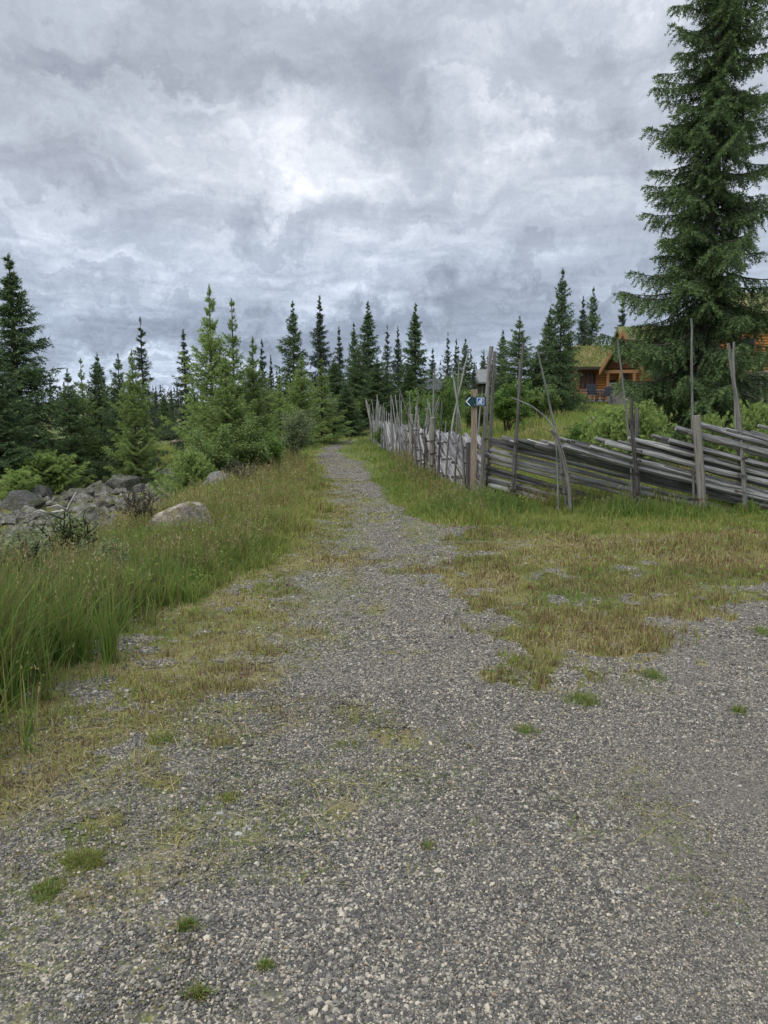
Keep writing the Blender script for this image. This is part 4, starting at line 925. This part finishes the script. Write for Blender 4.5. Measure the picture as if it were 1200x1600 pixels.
m_ = MB(); m_.box((cx_, -.062, cz_), (bw, .02, bh)); bd = m_.build('sign_board', M['sign_green'], sp)
def flatpoly(pts, y, mat, name, th=.003):
    n = len(pts); V = [(x_, y, z_) for x_, z_ in pts]+[(x_, y-th, z_) for x_, z_ in pts]
    F = [np.array([list(range(n))]), np.array([list(range(n, 2*n))[::-1]]), np.array([[i_, (i_+1) % n, n+(i_+1) % n, n+i_] for i_ in range(n)])]
    m = MB(); m.add(V, F); return m.build(name, M[mat], bd)
xl = cx_-bw/2
flatpoly([(xl+.004, cz_), (xl+.062, cz_+bh*.44), (xl+.080, cz_+bh*.44), (xl+.024, cz_), (xl+.080, cz_-bh*.44), (xl+.062, cz_-bh*.44)], -.0722, 'sign_white', 'arrow')
ix = xl+bw*.735; iw = bh*.40
flatpoly([(ix-iw, cz_-iw), (ix+iw, cz_-iw), (ix+iw, cz_+iw), (ix-iw, cz_+iw)], -.0722, 'sign_white', 'pictogram_border')
flatpoly([(ix-iw*.86, cz_-iw*.86), (ix+iw*.86, cz_-iw*.86), (ix+iw*.86, cz_+iw*.86), (ix-iw*.86, cz_+iw*.86)], -.0754, 'sign_blue', 'pictogram_field')
fig = MB()
for P_, w_ in (([(.12, .62), (.42, .30), (.30, .0), (-.08, -.12)], .15), ([(-.08, -.12), (-.42, .05), (-.62, -.2), (-.3, -.42)], .12), ([(-.08, -.1), (.2, -.42), (.1, -.62)], .13), ([(.1, -.62), (.62, -.62)], .09), ([(-.55, -.62), (-.2, -.5)], .08), ([(.05, .15), (-.3, .32)], .09)):
    q = np.array([(ix+a_*iw, -.0785, cz_+b_*iw) for a_, b_ in P_]); fig.tube(q, w_*iw, 5, squash=(1, 1))
fig.tube([(ix-.02*iw+.1*iw, -.079, cz_+.55*iw), (ix+.1*iw, -.079, cz_+.75*iw)], [.12*iw, .12*iw], 7)
fig.v = [np.column_stack([v[:, 0], -.0785+(v[:, 1]+.0785)*.12, v[:, 2]]) for v in fig.v]
fig.build('pictogram', M['sign_white'], bd)
for dz in (-.4, .4):
    m_ = MB(); m_.tube([(dx*.9, -.0715, cz_+bh*dz), (dx*.9, -.0775, cz_+bh*dz)], .006, 8); m_.build('screw', M['metal'], bd)

# ------------------------------------------------------------------ buildings
def local(o, px, py, Y): return ray(px, py, Y) - np.array(o.location[:])
HY = 50.
hb = thing('wooden_house', 'orange log house with grass covered roofs and a gabled porch beyond the meadow', 'house', (ray(968, 628, HY)[0], HY, 1.55))
def hx(px, Y=HY): return ray(px, 600, Y)[0]-hb.location[0]
def hz(py, Y=HY): return ray(968, py, Y)[2]-hb.location[2]
# left wing
x0, x1 = hx(903), hx(990); ze = hz(576)
m_ = MB(); m_.box(((x0+x1)/2, 2.4, ze/2-.5), (x1-x0, 4., ze+1.)); m_.build('wall', M['log'], hb)
def slab(x0, x1, y0, z0, y1, z1, th, mat, nm, par=hb):
    V = [(x0, y0, z0), (x1, y0, z0), (x1, y1, z1), (x0, y1, z1), (x0, y0, z0-th), (x1, y0, z0-th), (x1, y1, z1-th), (x0, y1, z1-th)]
    m = MB(); m.add(V, np.array([[0, 1, 2, 3], [7, 6, 5, 4], [0, 4, 5, 1], [1, 5, 6, 2], [2, 6, 7, 3], [3, 7, 4, 0]])); return m.build(nm, M[mat], par)
zr = hz(541, HY+2.5)
rf = slab(x0-.35, x1, -.15, ze+.15, 2.5, zr, .25, 'turf', 'turf_roof'); slab(x0-.35, x1, 2.5, zr, 5, ze+.15, .25, 'turf', 'turf_roof')
m_ = MB(); m_.box(((x0+x1)/2-.17, -.2, ze+.02), (x1-x0+.4, .1, .14)); m_.build('eaves_board', M['wall_brown'], rf)
m_ = MB(); m_.box((x0-.42, 1.2, (ze+zr)/2-.02), (.08, 2.9, .26), tilt=[[1, 0, 0], [0, math.cos(.42), -math.sin(.42)], [0, math.sin(.42), math.cos(.42)]]); m_.build('barge_board', M['orange_wood'], rf)
def window(cx, cz, w_, h_, y, n=1):
    m = MB(); t = .09
    for dx_ in (-w_/2, w_/2): m.box((cx+dx_, y, cz), (t, .08, h_+t))
    for dz_ in (-h_/2, h_/2): m.box((cx, y+.002, cz+dz_), (w_-t, .076, t))
    fr_ = m.build('window', M['red_wood'], hb); g_ = MB(); g_.box((cx, y+.02, cz), (w_-t, .03, h_-t)); g_.build('pane', M['glass'], fr_)
for px in (909.5, 916.5, 923.5, 930.5): window(hx(px), hz(594), .24, 1.15, .36)
# porch with its gable, turned a little to the left
PZ = hz(577, HY-2); ap = hz(515, HY-2); pxa = hx(969, HY-2); hw = 1.32
def porch(o):
    o.location = (pxa, -2.1, 0); o.rotation_euler = (0, 0, R(-25)); return o
def barge(xa, za, xb, zb, y, w_, d_, mat, nm):
    V = [(xa, y, za), (xb, y, zb), (xb, y, zb-w_), (xa, y, za-w_), (xa, y+d_, za), (xb, y+d_, zb), (xb, y+d_, zb-w_), (xa, y+d_, za-w_)]
    m = MB(); m.add(V, np.array([[0, 1, 2, 3], [7, 6, 5, 4], [0, 4, 5, 1], [1, 5, 6, 2], [2, 6, 7, 3], [3, 7, 4, 0]])); return porch(m.build(nm, M[mat], hb))
for sx in (-1, 1):
    barge(0, ap, sx*hw, PZ-.02, 0, .34, .07, 'orange_wood', 'barge_board')
    barge(0, ap-.30, sx*hw*.96, PZ-.20, .08, .18, .05, 'orange_wood', 'barge_board')
V = [(-hw, .07, PZ), (0, .07, ap), (hw, .07, PZ), (-hw, 5, PZ), (0, 5, ap), (hw, 5, PZ)]
V = V+[(a_, b_, c_-.16) for a_, b_, c_ in V]
m_ = MB(); m_.add(V, np.array([[0, 3, 4, 1], [1, 4, 5, 2], [6, 7, 10, 9], [7, 8, 11, 10], [0, 1, 7, 6], [1, 2, 8, 7], [3, 9, 10, 4], [4, 10, 11, 5], [0, 6, 9, 3], [2, 5, 11, 8]])); porch(m_.build('turf_roof', M['turf'], hb))
m_ = MB(); m_.add([(-hw+.25, 1.2, PZ+.1), (0, 1.2, ap-.4), (hw-.25, 1.2, PZ+.1), (-hw+.25, 1.3, PZ+.1), (0, 1.3, ap-.4), (hw-.25, 1.3, PZ+.1)], [np.array([[0, 2, 1], [3, 4, 5]]), np.array([[0, 1, 4, 3], [1, 2, 5, 4], [2, 0, 3, 5]])]); porch(m_.build('gable_wall', M['red_wood'], hb))
m_ = MB(); m_.box((0, .5, PZ-.12), (hw*1.7, .16, .2)); porch(m_.build('beam', M['orange_wood'], hb))
for xx in (-.85, -.1, .75):
    m_ = MB(); m_.tube([(xx, .5, -1.0), (xx, .5, PZ-.22)], .10, 10); porch(m_.build('porch_post', M['orange_wood'], hb))
m_ = MB(); m_.box((hx(957.5), .33, .55), (.5, .08, 2.0)); dr = m_.build('door', M['wall_brown'], hb)
window(hx(976), hz(590), .5, 1.2, .30)
# main body and its taller right part, behind the towering spruce
x2, x3, xm = hx(990, 53), hx(1300, 53), hx(1128, 53); z2 = hz(556, 53); z3 = hz(500, 52)
m_ = MB(); m_.box(((x2+xm)/2, 5.6, z2/2-.5), (xm-x2, 5, z2+1)); m_.build('wall', M['log'], hb)
m_ = MB(); m_.box(((xm+x3)/2, 4.6, z3/2-.5), (x3-xm, 6, z3+1)); m_.build('wall', M['log'], hb)
zr2 = hz(511, 56); zr3 = hz(458, 55)
slab(x2-.5, xm, 2.6, z2+.0, 5.6, zr2, .3, 'turf', 'turf_roof'); slab(x2-.5, xm, 5.6, zr2, 8.6, z2, .3, 'turf', 'turf_roof')
slab(xm-.3, x3+.5, 1.2, z3, 4.6, zr3, .3, 'turf', 'turf_roof'); slab(xm-.3, x3+.5, 4.6, zr3, 8, z3, .3, 'turf', 'turf_roof')
for px in (1030, 1085): window(hx(px, 53), hz(590, 53), .9, 1.1, 3.05)
for px in (1160, 1225): window(hx(px, 52), hz(540, 52), .9, 1.0, 1.55)
# turf tufts on the roofs
def turf_tufts():
    n = 5200; x = np.concatenate([rng.uniform(x0-.3, x1, 3000), rng.uniform(x2-.5, x3+.5, 2200)]); t = rng.random(n)
    rr3 = x > xm; first = np.arange(n) < 3000
    y = np.where(first, -.15+2.65*t, np.where(rr3, 1.2+3.4*t, 2.6+3*t)); z = np.where(first, ze+.15+(zr-ze-.15)*t, np.where(rr3, z3+(zr3-z3)*t, z2+(zr2-z2)*t))
    V, F, A = blades(x, y, z-.02, rng.uniform(.06, .28, n), np.full(n, .035), rng.uniform(.4, 1, n), (rng.random(n) < .2)*1., .5, 2)
    mg = Merge(); mg.add(V, F, A); mg.build('roof_grass', M['grass'], hb)['kind'] = 'stuff'
turf_tufts()
# deck fence
dk = thing('deck_fence', 'grey vertical board fence in front of the wooden house porch', 'fence', (hb.location[0], HY-4, 1.5), 0, 'grey board fences by the house')
def board_fence(t, px0, px1, ptop, pbot, Y, rz=0.):
    o = np.array(t.location[:]); a_, b_ = ray(px0, ptop, Y)-o, ray(px1, ptop, Y)-o; z1_ = a_[2]; z0_ = ray(px0, pbot, Y)[2]-o[2]; n = int((b_[0]-a_[0])/.17)
    m = MB()
    for i_ in range(n): xx = a_[0]+(i_+.5)*.17; m.box((xx, 0, (z0_+z1_)/2), (.145, .03, z1_-z0_-.05-.03*((i_*7) % 3)), seed=i_*.7)
    m.build('board_panel', M['deck'], t)
    for zz_ in (z1_, z1_-.28): m = MB(); m.box(((a_[0]+b_[0])/2, -.04, zz_), (b_[0]-a_[0]+.1, .12, .07)); m.build('top_rail', M['deck'], t)
    for k in range(max(2, int((b_[0]-a_[0])/1.6)+1)):
        xx = a_[0]+(b_[0]-a_[0])*k/max(1, int((b_[0]-a_[0])/1.6)+1-1); m = MB(); m.box((xx, -.07, (z0_+z1_)/2-.2), (.13, .1, z1_-z0_+.3)); m.build('post', M['deck'], t)
board_fence(dk, 953, 1048, 599, 640, HY-4)
dk2 = thing('deck_fence', 'grey board fence between the towering spruce and the right edge', 'fence', (ray(1180, 600, 34)[0], 34, 1.2), 0, 'grey board fences by the house')
board_fence(dk2, 1120, 1260, 581, 640, 34)
dk3 = thing('terrace', 'low wooden terrace along the window wall of the house', 'terrace', (hb.location[0], HY-.8, 1.5))
m_ = MB(); o_ = np.array(dk3.location[:]); a_, b_ = ray(904, 618, HY-.8)-o_, ray(948, 618, HY-.8)-o_
m_.box(((a_[0]+b_[0])/2, 0, a_[2]-.35), (b_[0]-a_[0], 1.4, .1)); m_.build('floor_boards', M['deck'], dk3)
m_ = MB()
for k in range(7): m_.box((a_[0]+(b_[0]-a_[0])*k/6, -.6, a_[2]), (.06, .06, .62))
m_.build('baluster', M['deck'], dk3)
m_ = MB(); m_.box(((a_[0]+b_[0])/2, -.6, a_[2]+.34), (b_[0]-a_[0]+.1, .12, .06)); m_.build('top_rail', M['deck'], dk3)
# garden chairs
def chair(px, bot, h_, label, rz, Y=HY-5.2):
    p = ray(px, bot, Y); t = thing('garden_chair', label, 'garden chair', (p[0], Y, gh(p[0], Y)+.0), rz, 'dark garden chairs by the deck'); t.location[2] = p[2]
    s_ = h_
    def P(nm, f): m = MB(); f(m); m.build(nm, M['dark_wood'], t)
    P('seat', lambda m: m.box((0, -.02, .42*s_), (.62*s_, .55*s_, .05*s_)))
    P('backrest', lambda m: [m.box((x_*s_, .27*s_, .74*s_), (.10*s_, .04*s_, .62*s_), tilt=[[1, 0, 0], [0, .97, .22], [0, -.22, .97]]) for x_ in (-.26, -.13, 0, .13, .26)])
    for sx in (-1, 1):
        P('armrest', lambda m: m.box((sx*.34*s_, .0, .62*s_), (.09*s_, .62*s_, .04*s_)))
        for sy in (-1, 1): P('leg', lambda m: m.tube([(sx*.30*s_, sy*.24*s_, .62*s_ if sy < 0 else .42*s_), (sx*.36*s_, sy*.33*s_, 0)], .035*s_, 4))
chair(928, 628, 1.0, 'dark blue grey garden armchair with splayed legs left of the deck fence', .35)
chair(944, 628, .85, 'smaller dark garden chair tight against the deck fence', -1.1, HY-4.8)
# small shed with a dark roof
def cabin(px0, px1, ptop, peave, Y, label, roof, wall, pbase, name='cabin', ridge_left=False):
    a_, b_ = ray(px0, peave, Y), ray(px1, peave, Y); w_ = b_[0]-a_[0]; t = thing(name, label, name, ((a_[0]+b_[0])/2, Y, gh((a_[0]+b_[0])/2, Y)-.2))
    ze_ = a_[2]-t.location[2]; zr_ = ray(px0, ptop, Y+1.6)[2]-t.location[2]
    m = MB(); m.box((0, 1.7, ze_/2), (w_*.88, 3., ze_)); m.build('wall', M[wall], t)
    slab(-w_/2, w_/2, -.1, ze_, 1.6, zr_, .12, roof, 'roof', t); slab(-w_/2, w_/2, 1.6, zr_, 3.5, ze_, .12, roof, 'roof', t)
    m = MB(); m.box((-w_*.15, .18, ze_*.62), (.7, .05, .7)); f_ = m.build('window', M['deck'], t); m = MB(); m.box((-w_*.15, .15, ze_*.62), (.56, .03, .56)); m.build('pane', M['glass'], f_)
    return t
t = cabin(646, 690, 592, 609, 47, 'small dark shed with a grey felt roof seen over the fence poles', 'roof_dark', 'wall_brown', 640, 'shed'); t.rotation_euler[2] = R(-28)
t = cabin(742, 794, 577, 597, 64, 'pale roofed cabin half hidden by small spruces behind the sign', 'roof_pale', 'wall_brown', 620)

# ------------------------------------------------------------------ distant forest as one mass
def far_forest():
    mg = Merge(); r = np.random.default_rng(77); n = 1500
    ang = r.uniform(-50, 50, n); dist = r.uniform(85, 260, n)
    for a_, d_ in zip(ang, dist):
        x = d_*math.sin(R(a_)); y = d_*math.cos(R(a_)); H = r.uniform(3.2, 7.5) if a_ > -12 else r.uniform(2.2, 5.5)
        k = 54; z = np.sort(r.random(k))*H; rad = (1-z/H)**.8*H*.19*r.uniform(.6, 1.15, k); az = r.uniform(0, 6.28, k)
        zb = gh(x, y); c = np.stack([x+0*z, y+0*z, zb+z], 1); e = np.stack([np.cos(az)*rad, np.sin(az)*rad, -.25*rad], 1); s = np.stack([-np.sin(az), np.cos(az), 0*az], 1)*(.16*H*.6)*(1-z/H*.7)[:, None]*.7
        V = np.concatenate([c+[0, 0, .22], c+e-s, c+e*1.25, c+e+s]).reshape(4, k, 3).transpose(1, 0, 2).reshape(-1, 3)
        mg.add(V, [np.arange(k*4).reshape(k, 4)], {'rnd': np.full(k*4, r.random()), 'tip': np.zeros(k*4)})
    tag(mg.build('distant_forest', M['needle_old']), 'far off spruce wood along the horizon', kind='stuff')
far_forest()

# ------------------------------------------------------------------ moss and grass tufts that stand alone in the gravel
def tuft(px, py, wpx, hpx_, label, dry, nb=260, hh=.05, cat='grass tuft', name='grass_tuft', red=0.):
    p = ghit(px, py); k = p[1]/1200*1.05; rx, ry = wpx*k/2*1.1, hpx_*k/2*p[1]/1.7*.95
    th = rng.uniform(0, 6.28, nb); r_ = np.sqrt(rng.random(nb))*(1+.3*np.sin(2*th+px)+.22*np.sin(5*th+py)); x = np.cos(th)*r_*rx; y = np.sin(th)*r_*ry; z = .012*np.clip(1-r_, 0, 1)
    V, F, A = blades(x, y, z, rng.uniform(.4, 1.1, nb)*hh*np.clip(1.1-.5*r_, .3, 1.1)*rng.uniform(.5, 1.3, nb), np.full(nb, .0035), np.clip(rng.normal(dry, .25, nb), 0, 1), (rng.random(nb) < max(red, .18))*1., .9, 2)
    mg = Merge(); mg.add(V, F, A); tag(mg.build(name, M['grass'], None, (p[0], p[1], gh(p[0], p[1]))), label, cat, 'tufts growing in the gravel')
for a in [(130, 1348, 72, 40, 'yellow green moss cushion, the largest on the lower left gravel', .5, 2600, .035, 'moss cushion', 'moss_cushion'), (75, 1395, 60, 60, 'ragged green moss strip below the largest cushion at lower left', .25, 800, .03, 'moss cushion', 'moss_cushion'),
 (292, 1452, 34, 22, 'small green grass tuft in the lower gravel left of centre', .2, 200), (310, 1560, 40, 22, 'dark green tuft near the bottom edge', .2, 240), (360, 1248, 52, 26, 'ring of pale yellow moss in the left gravel', .6, 700, .02, 'moss cushion', 'moss_cushion'),
 (912, 1098, 46, 30, 'wide bright green tuft at the lower tip of the weedy patch', .15, 420, .07), (1021, 1058, 32, 22, 'small bright green tuft on the road right of the weedy patch', .1, 300, .06), (1155, 1114, 24, 14, 'tiny green tuft on the road near the right edge', .2, 200, .05),
 (820, 1145, 44, 24, 'green tuft left of the widest one in the gravel', .25, 280, .05), (577, 860, 34, 10, 'pale yellow moss spot in the middle of the path', .7, 500, .03, 'moss cushion', 'moss_cushion'), (620, 895, 60, 16, 'yellow green moss streak right of the path centre', .45, 800, .04, 'moss cushion', 'moss_cushion'),
 (670, 1325, 34, 20, 'thin dark green tuft in the centre gravel', .3, 160, .025), (255, 1158, 50, 26, 'green brown tuft in the upper left gravel', .4, 300, .05), (415, 1512, 30, 26, 'small olive tuft low in the gravel left of centre', .3, 180, .025), (1190, 990, 26, 18, 'green tuft where the road meets the grass at the right edge', .15, 220, .07),
 (545, 1165, 60, 20, 'low olive moss strip across the centre gravel', .4, 360, .02, 'moss cushion', 'moss_cushion'), (380, 1075, 90, 26, 'brownish low weed patch on the path left of centre', .7, 500, .03, 'weed patch', 'weed_patch', .6)]:
    tuft(*a)
def big_stone(px, py, wpx, label, col):
    p = ghit(px, py); k = p[1]/1200; o = link('stone', RM[4], None, (p[0], p[1], gh(p[0], p[1])+.008)); o.scale = (wpx*k*.55, wpx*k*.4, wpx*k*.22); o.color = (*col, 1); tag(o, label, 'stone', 'single stones on the gravel')
big_stone(357, 1170, 22, 'flat pale stone on the left gravel', (1.7, 1.75, 1.75)); big_stone(1148, 1443, 13, 'round grey stone on the lower gravel', (1.1, 1.15, 1.2)) if False else None
print('tris', sum(len(o.data.polygons) for o in bpy.data.objects if o.type == 'MESH'))
